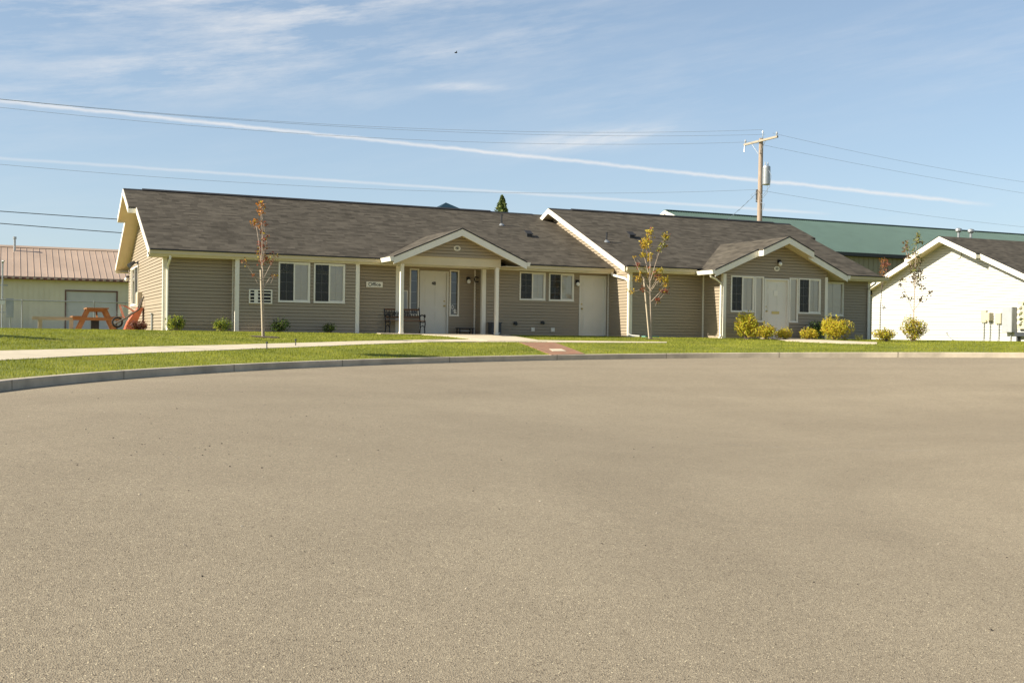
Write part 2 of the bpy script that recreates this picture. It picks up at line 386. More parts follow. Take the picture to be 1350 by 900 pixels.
# grass
def grass():
    n=900000
    l=rng.uniform(-21,20,n); d=rng.uniform(13,52,n)
    keep=(np.abs(l)<d*.50+.6)
    keep&=rng.uniform(0,1,n)<np.clip((26/d)**1.6,0,1)*.95
    s=sdv(l,d); keep&=s>.17
    l,d=l[keep],d[keep]
    x=CX+l*CA+d*SA; y=CY-l*SA+d*CA
    k=~((x>-.05)&(x<25.6)&(y>0)&(y<10.4)) & ~((x>15)&(x<25.6)&(y>-1.47)&(y<9.7)) & ~((x>18)&(x<22.6)&(y>-2.67)&(y<9)) & ~((x>2)&(x<5.9)&(y>-.37)&(y<1)) &~((x>36.4)&(y>-.2)&(y<10.6)) & (y<14)
    for P in walks: k&=~inpoly(x,y,P)
    x,y=x[k],y[k]; n=len(x); z=Gv(x,y)
    clump=.5+.5*np.sin(x*2.3+np.sin(y*1.7)*2)*np.sin(y*2.9+np.sin(x*1.1)*2)
    far=np.clip((tocam(x,y)[1]-24)/14,0,1)
    h=rng.uniform(.020,.042,n)*(.8+.45*clump)*(1-.35*far); w=rng.uniform(.004,.008,n)*(1+.6*far)
    a=rng.uniform(0,2*np.pi,n); lean=rng.uniform(0,.6,n)*h; b=rng.uniform(0,2*np.pi,n)
    V=np.empty((n,3,3)); 
    V[:,0]=np.stack([x-np.cos(a)*w,y-np.sin(a)*w,z-.004],1); V[:,1]=np.stack([x+np.cos(a)*w,y+np.sin(a)*w,z-.004],1)
    V[:,2]=np.stack([x+np.cos(b)*lean,y+np.sin(b)*lean,z+h],1)
    me=bpy.data.meshes.new('lawn_grass'); me.vertices.add(n*3); me.vertices.foreach_set('co',V.ravel())
    me.loops.add(n*3); me.loops.foreach_set('vertex_index',np.arange(n*3)); me.polygons.add(n)
    me.polygons.foreach_set('loop_start',np.arange(n)*3); me.polygons.foreach_set('loop_total',np.full(n,3)); me.update(); me.validate()
    me.materials.append(M['blades']); o=bpy.data.objects.new('lawn_grass',me); COL.objects.link(o)
    tag(o,'short mown green grass of the lawn between kerb and buildings','grass',kind='stuff'); print('blades',n)
grass()
# ------------------------------------------------------------------ building kit
def frame(P,u,n):   # wall frame: u along wall, n outward, z up
    P=Vector(P);u=Vector(u);n=Vector(n)
    return lambda a,b,z: tuple(P+u*a+n*b+Vector((0,0,z)))
def siding(F,u0,u1,z0,z1,openings=(),Lf=None,Rf=None,mb=None,e=.102,cuts=()):
    """lap siding on a wall frame; Lf/Rf give the end of the wall at a height"""
    mb=mb or MB(); Lf=Lf or (lambda z:u0); Rf=Rf or (lambda z:u1)
    zs=[]; z=z0
    while z<z1-1e-6: zs.append(z); z+=e
    allc=sorted(set([round(q,5) for q in list(cuts)+[t for o in openings for t in(o[2],o[3])]]))
    for zb in zs:
        zt=min(zb+e,z1); cs=[zb]+[c for c in allc if zb+1e-4<c<zt-1e-4]+[zt]
        for a,b in zip(cs,cs[1:]):
            La,Ra,Lb,Rb=Lf(a),Rf(a),Lf(b),Rf(b)
            if Ra-La<1e-4: continue
            if Rb<Lb: Rb=Lb=(Rb+Lb)/2
            mid=(a+b)/2; segs=[(La,Ra,Lb,Rb)]
            for o in sorted(openings):
                if o[2]<mid<o[3]:
                    l0,r0,l1,r1=segs.pop(); segs+=[(l0,o[0],l1,o[0]),(o[1],r0,o[1],r1)]
            oa=.020-.012*(a-zb)/e; ob=.020-.012*(b-zb)/e
            g_=.0165
            if b>zt-1e-6 and zt-zb>e-1e-6 and b-a>g_*1.5:
                for l0,r0,l1,r1 in segs:
                    q=(b-g_-a)/(b-a); lm,rm=l0+(l1-l0)*q,r0+(r1-r0)*q
                    mb.quad(F(l0,oa,a),F(r0,oa,a),F(rm,ob,b-g_),F(lm,ob,b-g_))
                    mb.quad(F(lm,ob,b-g_),F(rm,ob,b-g_),F(rm,-.028,b-g_+.002),F(lm,-.028,b-g_+.002))
                    mb.quad(F(lm,-.028,b-g_+.002),F(rm,-.028,b-g_+.002),F(r1,-.028,b),F(l1,-.028,b))
                    if a==zb: mb.quad(F(l0,-.028,a),F(r0,-.028,a),F(r0,.020,a),F(l0,.020,a))
                continue
            for l0,r0,l1,r1 in segs:
                mb.quad(F(l0,oa,a),F(r0,oa,a),F(r1,ob,b),F(l1,ob,b))
                if a==zb: mb.quad(F(l0,-.028,a),F(r0,-.028,a),F(r0,.020,a),F(l0,.020,a))
    return mb
def window(parent,F,u0,u1,z0,z1,kind='slider',rows=4,cols=2,mid=None,fw=.045,dark=False,label=None):
    mb=MB(); p0,p1=-.05,.034
    mb.box(u0,u1,p0,p1,z0,z0+fw,F).box(u0,u1,p0,p1,z1-fw,z1,F)
    mb.box(u0,u0+fw,p0,p1,z0+fw,z1-fw,F).box(u1-fw,u1,p0,p1,z0+fw,z1-fw,F)
    mb.box(u0-.012,u1+.012,.034,.046,z0-.014,z0+.012,F)
    w=mb.build('window','trim',parent)
    if label: w['label']=label
    a0,a1,b0,b1=u0+fw,u1-fw,z0+fw,z1-fw
    halves=[(a0,a1)]
    if kind=='slider':
        mm=(a0+a1)/2 if mid is None else mid
        MB().box(mm-.022,mm+.022,-.04,.026,b0,b1,F).box(mm+.022,a1,-.03,.016,b0,b0+.025,F).box(mm+.022,a1,-.03,.016,b1-.025,b1,F).box(a1-.022,a1,-.03,.016,b0+.025,b1-.025,F).build('sash','trim',w)
        halves=[(a0,mm-.022),(mm+.022,a1-.022)]
    g=MB()
    for h,(h0,h1) in enumerate(halves):
        for c in range(1,cols): 
            q=h0+(h1-h0)*c/cols; g.box(q-.007,q+.007,-.028,-.016,b0,b1,F)
        if cols==1: g.box(h0,h0+.01,-.028,-.016,b0,b1,F); g.box(h1-.01,h1,-.028,-.016,b0,b1,F)
        for r in range(1,rows):
            q=b0+(b1-b0)*r/rows; g.box(h0,h1,-.030,-.0175,q-.007,q+.007,F)
    g.build('grille','trim' if not dark or kind!='slider' else 'trim',w)
    gp=MB(); gp.quad(F(a0,-.008,b0),F(a1,-.008,b0),F(a1,-.008,b1),F(a0,-.008,b1)); gp.build('pane','glassdark' if dark else 'glass',w)
    if kind=='slider':
        sc=MB(); h0,h1=halves[0]; sc.quad(F(h0,.006,b0),F(h1,.006,b0),F(h1,.006,b1),F(h0,.006,b1)); sc.build('screen','screen',w)
        bl=MB(); h0,h1=halves[1]
        k=b0
        while k<b1: bl.quad(F(h0,-.049,k),F(h1,-.049,k),F(h1,-.036,min(k+.05,b1)),F(h0,-.036,min(k+.05,b1))); k+=.05
        bl.build('blind','blind',w)
    elif kind=='lite' and not dark:
        MB().box(a0,a1,-.045,-.04,b0,b1,F).build('curtain','blind',w)
    return w
def door(parent,F,u0,u1,z1,knob='r',number=None,slot=False,z0=.03,label=None):
    mb=MB(); fw=.055
    mb.box(u0,u0+fw,-.10,.036,z0,z1,F).box(u1-fw,u1,-.10,.036,z0,z1,F).box(u0+fw,u1-fw,-.10,.034,z1-fw,z1,F)
    a0,a1,b1=u0+fw,u1-fw,z1-fw
    mb.box(a0,a1,-.085,-.045,z0,b1,F)
    # raised panels
    wd=a1-a0; h=b1-z0
    for (c0,c1) in ((.14,.46),(.54,.86)):
        for (r0,r1) in ((.09,.36),(.44,.78),(.84,.94)):
            x0,x1=a0+wd*c0,a0+wd*c1; y0,y1=z0+h*r0,z0+h*r1
            for (q,nn) in ((0,-.040),(.028,-.034)):
                mb.box(x0+q,x1-q,-.045,nn,y0+q,y1-q,F)
    d=mb.build('door','door',parent)
    if label: d['label']=label
    MB().box(a0,a1,-.10,.03,z0-.03,z0-.001,F).build('threshold','galv',d)
    kx=a1-.07 if knob=='r' else a0+.07
    if knob:
        k=MB(); c=[F(kx,-.045+q,.96) for q in (0,.012,.03,.05,.075,.085)]
        k.tube(c,[.03,.03,.012,.022,.028,.012],12); k2=MB(); k2.tube([F(kx,-.045+q,1.12) for q in(0,.014,.02)],[.028,.026,.012],12)
        k.build('handle','brass',d); k2.build('deadbolt','brass',d)
    if number: text('door_number',number,.15,'black',d,lambda a,b,c:F((a0+a1)/2+a,-.028+b,1.70+c),.003,.003)
    if slot:
        MB().box((a0+a1)/2-.16,(a0+a1)/2+.16,-.034,-.022,.87,.96,F).build('mail_slot','brass',d)
        MB().box((a0+a1)/2-.085,(a0+a1)/2+.085,-.034,-.028,1.5,1.68,F).build('door_notice','trim',d)
    return d
def slopes(mb,x0,x1,ye,yr,ze,zr,t=.055,mi=0):
    """sloped slab along X from eave (ye,ze) to ridge (yr,zr)"""
    mb.prism([(x0,ye,ze),(x1,ye,ze),(x1,yr,zr),(x0,yr,zr)],(0,0,-t),mi=mi)
def rake(mb,x0,x1,ye,yr,ze,zr,dz0,dz1):
    mb.prism([(x0,ye,ze+dz0),(x1,ye,ze+dz0),(x1,yr,zr+dz0),(x0,yr,zr+dz0)],(0,0,dz1-dz0))
SL=.4262
FX=lambda y:frame((0,y,0),(1,0,0),(0,-1,0))         # wall facing -Y (front), u = X
FL=lambda x:frame((x,0,0),(0,1,0),(-1,0,0))         # wall facing -X, u = Y
FR=lambda x:frame((x,0,0),(0,1,0),(1,0,0))          # wall facing +X
office=thing('office_building',(0,0,0),'long low tan-sided office building with a brown shingle roof and two front gables','building')
zT=2.20
zl=lambda y:2.376+SL*(y+.44) if y<5.14 else 2.376+SL*(5.58-(y-5.14))
zr_=lambda y:2.376+SL*(y+1.89) if y<3.98 else 2.376+SL*(5.87-(y-3.98))
w=MB()
siding(FX(0),0.06,2.05,-.1,zT,mb=w); siding(FL(2.05),-.35,0,-.1,zT,mb=w)
siding(FX(-.35),2.05,5.87,-.1,zT,[(3.33,4.31,.94,2.16),(4.43,5.42,.94,2.16),(2.47,3.11,.89,1.28)],mb=w)
siding(FR(5.87),-.35,0,-.1,zT,mb=w); siding(FX(0),5.87,7.31,-.1,zT+.05,mb=w); siding(FR(7.31),0,.65,-.1,zT+.05,mb=w)
siding(FX(.65),7.31,10.26,-.1,zT+.05,[(7.90,8.23,.63,2.17),(8.26,9.28,.0,2.12),(9.32,9.66,.63,2.17)],mb=w)
siding(FL(10.26),0,.65,-.1,zT+.05,mb=w)
siding(FX(0),10.26,15.07,-.1,zT,[(11.61,12.58,1.21,2.16),(12.72,13.68,1.21,2.16),(13.90,14.96,0,2.12)],mb=w)
siding(FX(-1.45),15.07,18.07,-.1,zT,mb=w); siding(FL(18.07),-2.65,-1.45,-.1,zT+.05,mb=w)
fz=lambda z:(z-2.24)/.43
siding(FX(-2.65),18.07,22.52,-.1,3.42,[(18.36,19.34,.91,2.15),(19.36,19.74,.59,2.15),(19.76,20.82,0,2.10),(20.84,21.22,.59,2.15),(21.24,22.22,.91,2.15)],
   Lf=lambda z:18.07 if z<2.26 else 20.32-(3.42-z)/.43,Rf=lambda z:22.52 if z<2.30 else min(22.52,20.32+(3.42-z)/.43),mb=w,cuts=(2.26,2.46,2.475))
siding(FR(22.52),-2.65,-1.45,-.1,zT+.05,mb=w); siding(FX(-1.45),22.52,25.57,-.1,zT,[(23.30,24.30,.88,2.14)],mb=w)
siding(FL(0),0,10.28,-.1,4.68,[(6.9,9.4,.9,2.3)],Lf=lambda z:0 if z<2.5 else (z-2.5)/SL,Rf=lambda z:10.28 if z<2.5 else 10.28-(z-2.5)/SL,mb=w,cuts=(2.5,))
siding(FL(15.07),-1.45,9.4,-.1,4.80,Lf=lambda z:-1.45 if z<2.49 else -1.45+(z-2.49)/SL,Rf=lambda z:9.4 if z<2.49 else 9.4-(z-2.49)/SL,mb=w,cuts=(2.49,))
siding(FR(25.57),-1.45,9.4,-.1,4.80,Lf=lambda z:-1.45 if z<2.49 else -1.45+(z-2.49)/SL,Rf=lambda z:9.4 if z<2.49 else 9.4-(z-2.49)/SL,mb=w,cuts=(2.49,))
siding(frame((0,10.28,0),(1,0,0),(0,1,0)),0,15.07,-.1,2.4,mb=w); siding(frame((0,9.4,0),(1,0,0),(0,1,0)),15.07,25.57,-.1,2.4,mb=w)
siding(frame((0,-1.15,0),(1,0,0),(0,-1,0)),6.6,11.2,2.47,3.26,Lf=lambda z:8.9-(3.26-z)/.43,Rf=lambda z:8.9+(3.26-z)/.43,mb=w)
w.build('wall','siding',office)
# corner boards
def cbd(x,y,sx,sy,z1=zT,wd=.10):
    t=MB()   # L-shaped board: sx,sy = which way the walls run from the corner
    t.box(min(x,x+sx*wd),max(x,x+sx*wd),y-.024*sy if sy>0 else y,y if sy>0 else y+.024,-.08,z1)
    t.box(min(x-.024*sx,x),max(x-.024*sx,x),min(y-.024*sy,y+sy*wd),max(y-.024*sy,y+sy*wd),-.08,z1)
    t.build('corner_board','trim',office)
cbd(0,0,1,1); cbd(2.05,-.35,1,1); cbd(5.87,-.35,-1,1); cbd(7.31,0,-1,1); cbd(10.26,0,1,1,zT,.11); cbd(15.07,-1.45,1,1); cbd(18.07,-2.65,1,1); cbd(22.52,-2.65,-1,1,2.22); cbd(25.57,-1.45,-1,1)
for (x,y) in ((15.02,-.03),(18.02,-1.48),(10.21,.62),(2.0,-.03)): MB().box(x,x+.045,y-.02,y+.02,-.08,zT).build('corner_bead','trim',office)
# roofs
r=MB(); LX,LXP=-.45,-.70; ZRl=zl(5.14); 
slopes(r,LX,15.07,-.44,5.14,2.376,ZRl); slopes(r,LX,15.07,10.72,5.14,2.376,ZRl)
ya,yb=3.3,6.98; slopes(r,LXP,LX,ya,5.14,zl(ya),ZRl); slopes(r,LXP,LX,yb,5.14,zl(ya),ZRl)
ZRr=zr_(3.98); X0,X1=14.63,25.80
slopes(r,X0,X1,-1.89,3.98,2.376,ZRr); slopes(r,X0,X1,9.85,3.98,2.376,ZRr)
slopes(r,X1,26.06,2.3,3.98,zr_(2.3),ZRr); slopes(r,X1,26.06,5.66,3.98,zr_(2.3),ZRr)
roof=r.build('roof','roofX',office)
c=MB()
for (x0,x1,y,z) in ((LXP,14.5,5.14,ZRl),(X0,26.06,3.98,ZRr)):
    c.prism([(x0,y-.13,z-.045),(x0,y,z+.014),(x0,y+.13,z-.045),(x0,y,z-.02)],(x1-x0,0,0))
c.prism([(-.1,5.02,ZRl-.02),(-.1,5.14,ZRl+.045),(-.1,5.26,ZRl-.02)],(12.8,0,0)); c.prism([(15.6,3.86,ZRr-.02),(15.6,3.98,ZRr+.045),(15.6,4.10,ZRr-.02)],(9.6,0,0))
c.build('ridge_cap','edge',roof)
# drip edges along eaves; their dark colour also paints the shadow under the shingles
d=MB()
for (x0,x1,y) in ((LX,14.62,-.44),(X0,X1,-1.89)): d.box(x0,x1,y-.132,y-.002,2.352,2.396)
d.build('drip_edge','edge',roof)
# cross gables
def gable(cx,yf,zrg,hw,slope,ybk,zmain,parent,yv,peak=None):
    g=MB(); ze=zrg-hw*slope; th=.05
    for sgn in(-1,1):
        P=[(cx,yf,zrg),(cx+sgn*hw,yf,ze),(cx+sgn*hw,yv,ze),(cx,ybk,zrg)]
        if sgn>0: P=P[::-1]
        g.prism(P,(0,0,-th))
        if peak:
            pw,py=peak; Q=[(cx,py,zrg),(cx+sgn*pw,py,zrg-pw*slope),(cx+sgn*pw,yf,zrg-pw*slope),(cx,yf,zrg)]
            if sgn>0: Q=Q[::-1]
            g.prism(Q,(0,0,-th))
    o=g.build('porch_roof','roofY',parent)
    f=MB(); e=MB()
    def board(x0,x1,y,zf,m,a,b,ty):
        m.prism([(x0,y-ty,zf(x0)+a),(x1,y-ty,zf(x1)+a),(x1,y,zf(x1)+a),(x0,y,zf(x0)+a)],(0,0,b-a))
    zf=lambda x:zrg-abs(x-cx)*slope
    segs=[(-hw,0,yf),(0,hw,yf)] if not peak else [(-hw,-peak[0],yf),(peak[0],hw,yf),(-peak[0],0,peak[1]),(0,peak[0],peak[1])]
    for a,b,y in segs:
        board(cx+a,cx+b,y-.002,zf,f,-.24,-.03,.028); board(cx+a,cx+b,y-.002,zf,e,-.029,.012,.042)
    if peak:
        for sgn in(-1,1):
            x=cx+sgn*peak[0]; f.box(x-.014,x+.014,peak[1],yf-.03,zf(x)-.24,zf(x)-.06)
    f.build('fascia','trim',o); e.build('drip_edge','edge',o)
    s=MB()
    for sgn in(-1,1):
        P=[(cx,yf+.0,zrg-.16),(cx+sgn*(hw-.02),yf,zf(cx+hw-.02)-.16),(cx+sgn*(hw-.02),yv+.3,zf(cx+hw-.02)-.16),(cx,yv+.3,zrg-.16)]
        if sgn>0: P=P[::-1]
        s.prism(P,(0,0,-.015))
        if peak:
            pw,py=peak; P=[(cx,py,zrg-.165),(cx+sgn*pw,py,zf(cx+pw)-.165),(cx+sgn*pw,yf-.03,zf(cx+pw)-.165),(cx,yf-.03,zrg-.165)]
            if sgn>0: P=P[::-1]
            s.prism(P,(0,0,-.012))
    s.build('soffit','soffit',o)
    for sgn in(-1,1):
        gt=MB(); x=cx+sgn*(hw+.005); gt.prism([(x,yf-.035,ze-.15),(x+sgn*.09,yf-.035,ze-.15),(x+sgn*.125,yf-.035,ze-.02),(x,yf-.035,ze-.02)],(0,yv-yf-.06,0)); gt.build('gutter','trim',o)
    return o
gable(8.9,-1.5,3.375,2.27,.43,1.90,0,office,-.46)
gable(20.34,-2.95,3.53,2.84,.43,.82,0,office,-1.93,peak=(1.08,-3.24))
# eave fascia, soffit, gutter
f=MB(); s=MB()
def eave(x0,x1,ye,yw,gx=None):
    f.box(x0,x1,ye,ye+.02,2.185,2.318); s.box(x0,x1,ye+.02,yw,2.19,2.204)
    for a,b in gx or [(x0,x1)]:
        g=MB(); g.prism([(a,ye-.002,2.215),(a,ye-.075,2.215),(a,ye-.10,2.26),(a,ye-.105,2.325),(a,ye-.12,2.345),(a,ye-.12,2.352),(a,ye-.002,2.352)],(b-a,0,0)); g.build('gutter','cream',office)
eave(LX,14.99,-.44,0,[(LX-.01,6.55),(11.25,14.97)])
s.box(7.31,10.26,0,.65,2.23,2.245)
eave(15.1,25.8,-1.89,-1.45,[(14.66,17.42),(23.27,26.0)])
f.box(14.66,15.08,-1.89,-1.87,2.185,2.318); s.box(14.66,15.08,-1.87,-1.46,2.19,2.204)
# rakes
def rakeset(x,y0,y1,z0,z1,ov,inner,out=-1,fm=f,sm=s):
    a,b=(x-.022,x) if out<0 else (x,x+.022)
    rake(fm,a,b,y0,y1,z0,z1,-.20,-.012)
    if abs(inner-x)>.03: rake(sm,min(x,inner),max(x,inner),y0,y1,z0,z1,-.15,-.138)
for (ye,yp) in ((-.44,ya),(10.72,yb)):
    rakeset(LX,ye,yp,2.376,zl(ya),0,0); rakeset(LXP,yp,5.14,zl(ya),ZRl,0,0)
    f.box(LXP,LX,yp-.012,yp+.012,zl(ya)-.20,zl(ya)-.056)
for (ye) in (-1.89,9.85): rakeset(X0,ye,3.98,2.376,ZRr,0,15.07)
for (ye,yp) in ((-1.89,2.3),(9.85,5.66)):
    rakeset(X1,ye,yp,2.376,zr_(2.3),0,25.57,1); rakeset(26.06,yp,3.98,zr_(2.3),ZRr,0,25.57,1)
f.box(LX-.022,0,10.6,10.72,2.18,2.3); s.box(LX,0,10.28,10.7,2.19,2.2)
# eave-return block at the left front corner
f.box(LX-.022,LX,-.44,0.02,2.17,2.30); s.box(LX,0,-.42,.02,2.17,2.18)
f.build('fascia','trim',office); s.build('soffit','soffit',office)
# downspouts
def spout(pts,sz=.036):
    m=MB(); m.tube(pts,sz,6); 
    return m.build('downspout','trim',office)
spout([(.12,-.48,2.24),(.12,-.48,2.12),(.10,-.10,1.92),(.10,-.075,1.8),(.10,-.075,.12),(.10,-.12,.05),(.10,-.28,.03)])
spout([(14.92,-.50,2.24),(14.93,-.52,2.14),(14.99,-1.32,1.98),(15.0,-1.52,1.88),(15.0,-1.52,.12),(15.05,-1.6,.04),(15.32,-1.72,.02)],.045)
spout([(17.46,-2.75,2.16),(17.5,-2.72,2.08),(17.75,-2.68,2.0),(17.99,-2.62,1.86),(17.99,-2.60,.14),(17.96,-2.66,.04),(17.80,-2.8,.02)])
spout([(25.45,-1.92,2.24),(25.45,-1.9,2.12),(25.46,-1.55,1.95),(25.46,-1.51,1.85),(25.46,-1.51,.08)])
# porch beam and posts
MB().box(6.93,10.42,-1.12,-.98,2.20,2.468).box(6.93,7.07,-.975,-.0,2.21,2.46).box(10.28,10.42,-.975,-.0,2.21,2.46).box(6.6,6.925,-1.47,-.46,2.215,2.235).box(10.43,11.2,-1.47,-.46,2.215,2.235).build('beam','cream',office)
for x in (7.01,10.265):
    p=MB(); p.box(x,x+.105,-1.10,-.99,.0,2.20); p.box(x-.008,x+.113,-1.108,-.982,.0,.07).box(x-.008,x+.113,-1.108,-.982,2.15,2.195); p.build('post','trim',office)
# windows and doors
window(office,FX(-.35),3.33,4.31,.94,2.16); window(office,FX(-.35),4.43,5.42,.94,2.16)
window(office,FX(0),11.61,12.58,1.21,2.16); window(office,FX(0),12.72,13.68,1.21,2.16)
window(office,FX(.65),7.90,8.23,.63,2.17,'lite',4,1,dark=True,label='narrow dark sidelight left of the office door')
sl=window(office,FX(.65),9.32,9.66,.63,2.17,'lite',4,1,dark=True,label='narrow sidelight with white stickers right of the office door')
F_=FX(.65); st=MB(); n=14
for i in range(n):
    a,b=2*math.pi*i/n,2*math.pi*(i+1)/n
    st.quad(*[F_(9.44+math.cos(q)*rr_,-.004,.93+math.sin(q)*rr_*1.5) for q,rr_ in((a,.045),(b,.045),(b,.032),(a,.032))])
st.box(9.49,9.60,-.006,-.003,.72,.75,F_).box(9.50,9.56,-.006,-.003,.75,.86,F_).box(9.45,9.59,-.006,-.003,.80,.82,F_)
st.build('sticker','trim',sl)
window(office,FX(-2.65),18.36,19.34,.91,2.15); window(office,FX(-2.65),21.24,22.22,.91,2.15)
window(office,FX(-2.65),19.36,19.74,.59,2.15,'lite',4,1); window(office,FX(-2.65),20.84,21.22,.59,2.15,'lite',4,1)
window(office,FX(-1.45),23.30,24.30,.88,2.14,mid=23.42)
window(office,FL(0),6.9,9.4,.9,2.3)
door(office,FX(.65),8.26,9.28,2.12,'r','48',label='white panelled office door with the number 48')
door(office,FX(0),13.90,14.96,2.12,'l',label='plain white panelled door at the end of the left wing')
door(office,FX(-2.65),19.76,20.82,2.10,'l',slot=True,label='white panelled door with brass mail slot')
# vents on walls and roofs
for (x,z) in ((11.46,.42),(12.48,.46)):
    m=MB(); m.box(x-.06,x+.06,-.05,-.014,z-.05,z+.05); m.tube([(x,-.045,z),(x,-.12,z-.03)],[.045,.05],10); m.build('wall_vent','dark',office)
for x in (12.12,12.88):
    m=MB(); m.box(x-.065,x+.065,-.055,-.014,.145,.28); m.box(x-.05,x+.05,-.064,-.055,.16,.265); m.build('outlet_cover','trim',office)
MB().box(21.62,21.72,-2.71,-2.664,.40,.50).box(21.635,21.705,-2.722,-2.71,.415,.485).build('outlet_cover','trim',office)
def vpipe(x,y,zf,h,big):
    z=zf(y); m=MB(); 
    m.tube([(x,y,z-.05),(x,y,z+h)],.032,10); m.tube([(x,y,z+h),(x,y,z+h+.02)],.04,10)
    m.build('vent_pipe','black',roof); k=MB(); k.tube([(x,y,z-.03),(x,y,z+.06)],[.12,.045],12); k.build('pipe_flashing','galv',roof)
def vturtle(x,y,zf):
    z=zf(y); m=MB(); m.box(x-.10,x+.10,y-.10,y+.10,z-.04,z+.07); m.prism([(x-.13,y-.14,z+.05),(x+.13,y-.14,z+.05),(x+.13,y+.12,z+.19),(x-.13,y+.12,z+.19)],(0,0,.03)); m.build('roof_vent','edge',roof)
vpipe(12.5,3.59,zl,.37,0); vturtle(13.1,2.5,zl)
vpipe(15.22,.46,zr_,.32,0); vturtle(16.6,1.1,zr_)
# wall lights
def wlight(F,u,z,label,globe=.055):
    p=F(u,.02,z); o=thing('wall_light',p,label,'wall light','globe wall lights on the walls')
    m=MB(); m.box(u-.055,u+.055,.014,.04,z-.0,z+.13,F); m.tube([F(u,.04,z+.08),F(u,.10,z+.09),F(u,.11,z+.04)],[.03,.035,.05],10); m.build('bracket','black',o)
    MB().ball(F(u,.115,z-.025),globe*1.25,1.15).build('globe','globe',o,smooth=True)
wlight(FX(.65),9.98,1.83,'black wall light with white globe beside the right office sidelight')
wlight(FX(0),13.80,1.83,'small wall light by the plain door at the end of the left wing')
wlight(FX(-2.65),20.36,2.64,'wall light with white globe high in the right gable')
wlight(FL(0),10.12,1.95,'globe wall light at the back corner of the sunlit end wall')
# floodlight
o=thing('floodlight',(0,6.9,2.4),'twin floodlight above the window of the sunlit end wall','floodlight')
m=MB(); m.box(-.05,-.014,6.85,7.0,2.33,2.45); m.tube([(-.05,6.92,2.39),(-.16,6.92,2.36)],.02,8); m.build('mount','dark',o)
MB().tube([(-.14,6.92,2.42),(-.20,6.86,2.36),(-.34,6.74,2.26)],[.03,.06,.085],10).build('lamp_head','dark',o)
# signs
o=thing('office_sign',(6.48,-.02,1.57),'small white board reading Office on the tan wall','sign')
MB().box(6.21,6.76,-.045,-.018,1.485,1.66).build('board','trim',o)
F0=FX(-.045); text('lettering','Office',.155,'black',o,lambda a,b,c:F0(6.485+a*1.1,.003+b,1.572+c),.003,.0015)
def plaque(x,y,z,txt,label):
    o=thing('house_number_plaque',(x,y,z),label,'number plaque','oval number plaques')
    m=MB(); P=[(x+.115*math.cos(2*math.pi*i/20),y-.018,z+.085*math.sin(2*math.pi*i/20)) for i in range(20)]; m.prism(P,(0,-.014,0)); m.build('plate','trim',o)
    m=MB(); P=[(x+.088*math.cos(2*math.pi*i/20),y-.032,z+.06*math.sin(2*math.pi*i/20)) for i in range(20)]; m.prism(P,(0,-.004,0)); m.build('inset','boxtan',o)
    Fp=FX(y-.037); text('number',txt,.085,'dark',o,lambda a,b,c:Fp(x+a,.002+b,z+c),.002,.002)
plaque(8.86,-1.15,2.76,'48','oval number plaque in the porch gable over the office door')
plaque(20.28,-2.65,2.45,'46','oval number plaque under the light in the right gable')
# air conditioner sleeve
o=thing('air_conditioner',(2.79,-.35,1.08),'through-wall air conditioner with open cream grille left of the first window','air conditioner')
FB=FX(-.35); m=MB(); u0,u1,z0,z1=2.44,3.14,.87,1.30
m.box(u0,u1,-.1,.06,z0,z0+.035,FB).box(u0,u1,-.1,.06,z1-.035,z1,FB).box(u0,u0+.035,-.1,.06,z0+.035,z1-.035,FB).box(u1-.035,u1,-.1,.06,z0+.035,z1-.035,FB); m.build('casing','trim',o)
m=MB()
for i in range(1,4): zz=z0+(z1-z0)*i/4; m.box(u0+.035,u1-.035,.02,.045,zz-.014,zz+.014,FB)
m.box(u0+.16,u0+.27,.022,.05,z0+.035,z1-.035,FB); m.build('grille','trim',o)
MB().box(u0+.03,u1-.03,-.3,-.02,z0+.03,z1-.03,FB).build('coil','black',o)
# notice box behind the left porch post
o=thing('notice_box',(7.6,.62,1.1),'white notice box on the wall behind the left porch post','notice box')
MB().box(7.44,7.82,.56,.632,.81,1.44).build('body','trim',o); MB().box(7.47,7.79,.552,.56,.84,1.41).build('cover','greymetal',o)
# small black bracket on the return wall
tag(MB().tube([(10.24,.32,1.93),(10.12,.32,1.95),(10.09,.32,1.87),(10.12,.32,1.79),(10.24,.32,1.78)],.022,8).build('wall_hook',['black'],loc=(10.24,.32,1.85)),'curled black iron hook on the return wall right of the office door','hook')
# bin between the posts and the low stand
o=thing('metal_bin',(10.6,-.22,0),'dark slate metal bin standing between the right porch posts','bin')
MB().box(10.46,10.80,-.36,-.06,.03,.40).build('body','dark',o); MB().box(10.44,10.82,-.38,-.04,.40,.43).build('lid','dark',o)
MB().box(10.50,10.76,-.375,-.361,.05,.09).build('label_strip','galv',o)
o=thing('boot_stand',(9.75,.3,0),'low black stand on the porch floor under the wall light','stand')
MB().box(9.50,10.05,.18,.5,.20,.235).build('top','black',o)
for x in(9.53,9.99):
    for y in (.2,.46): MB().box(x,x+.03,y,y+.03,.022,.20).build('leg','black',o)
MB().box(9.55,9.9,.22,.45,.12,.14).build('shelf','galv',o)
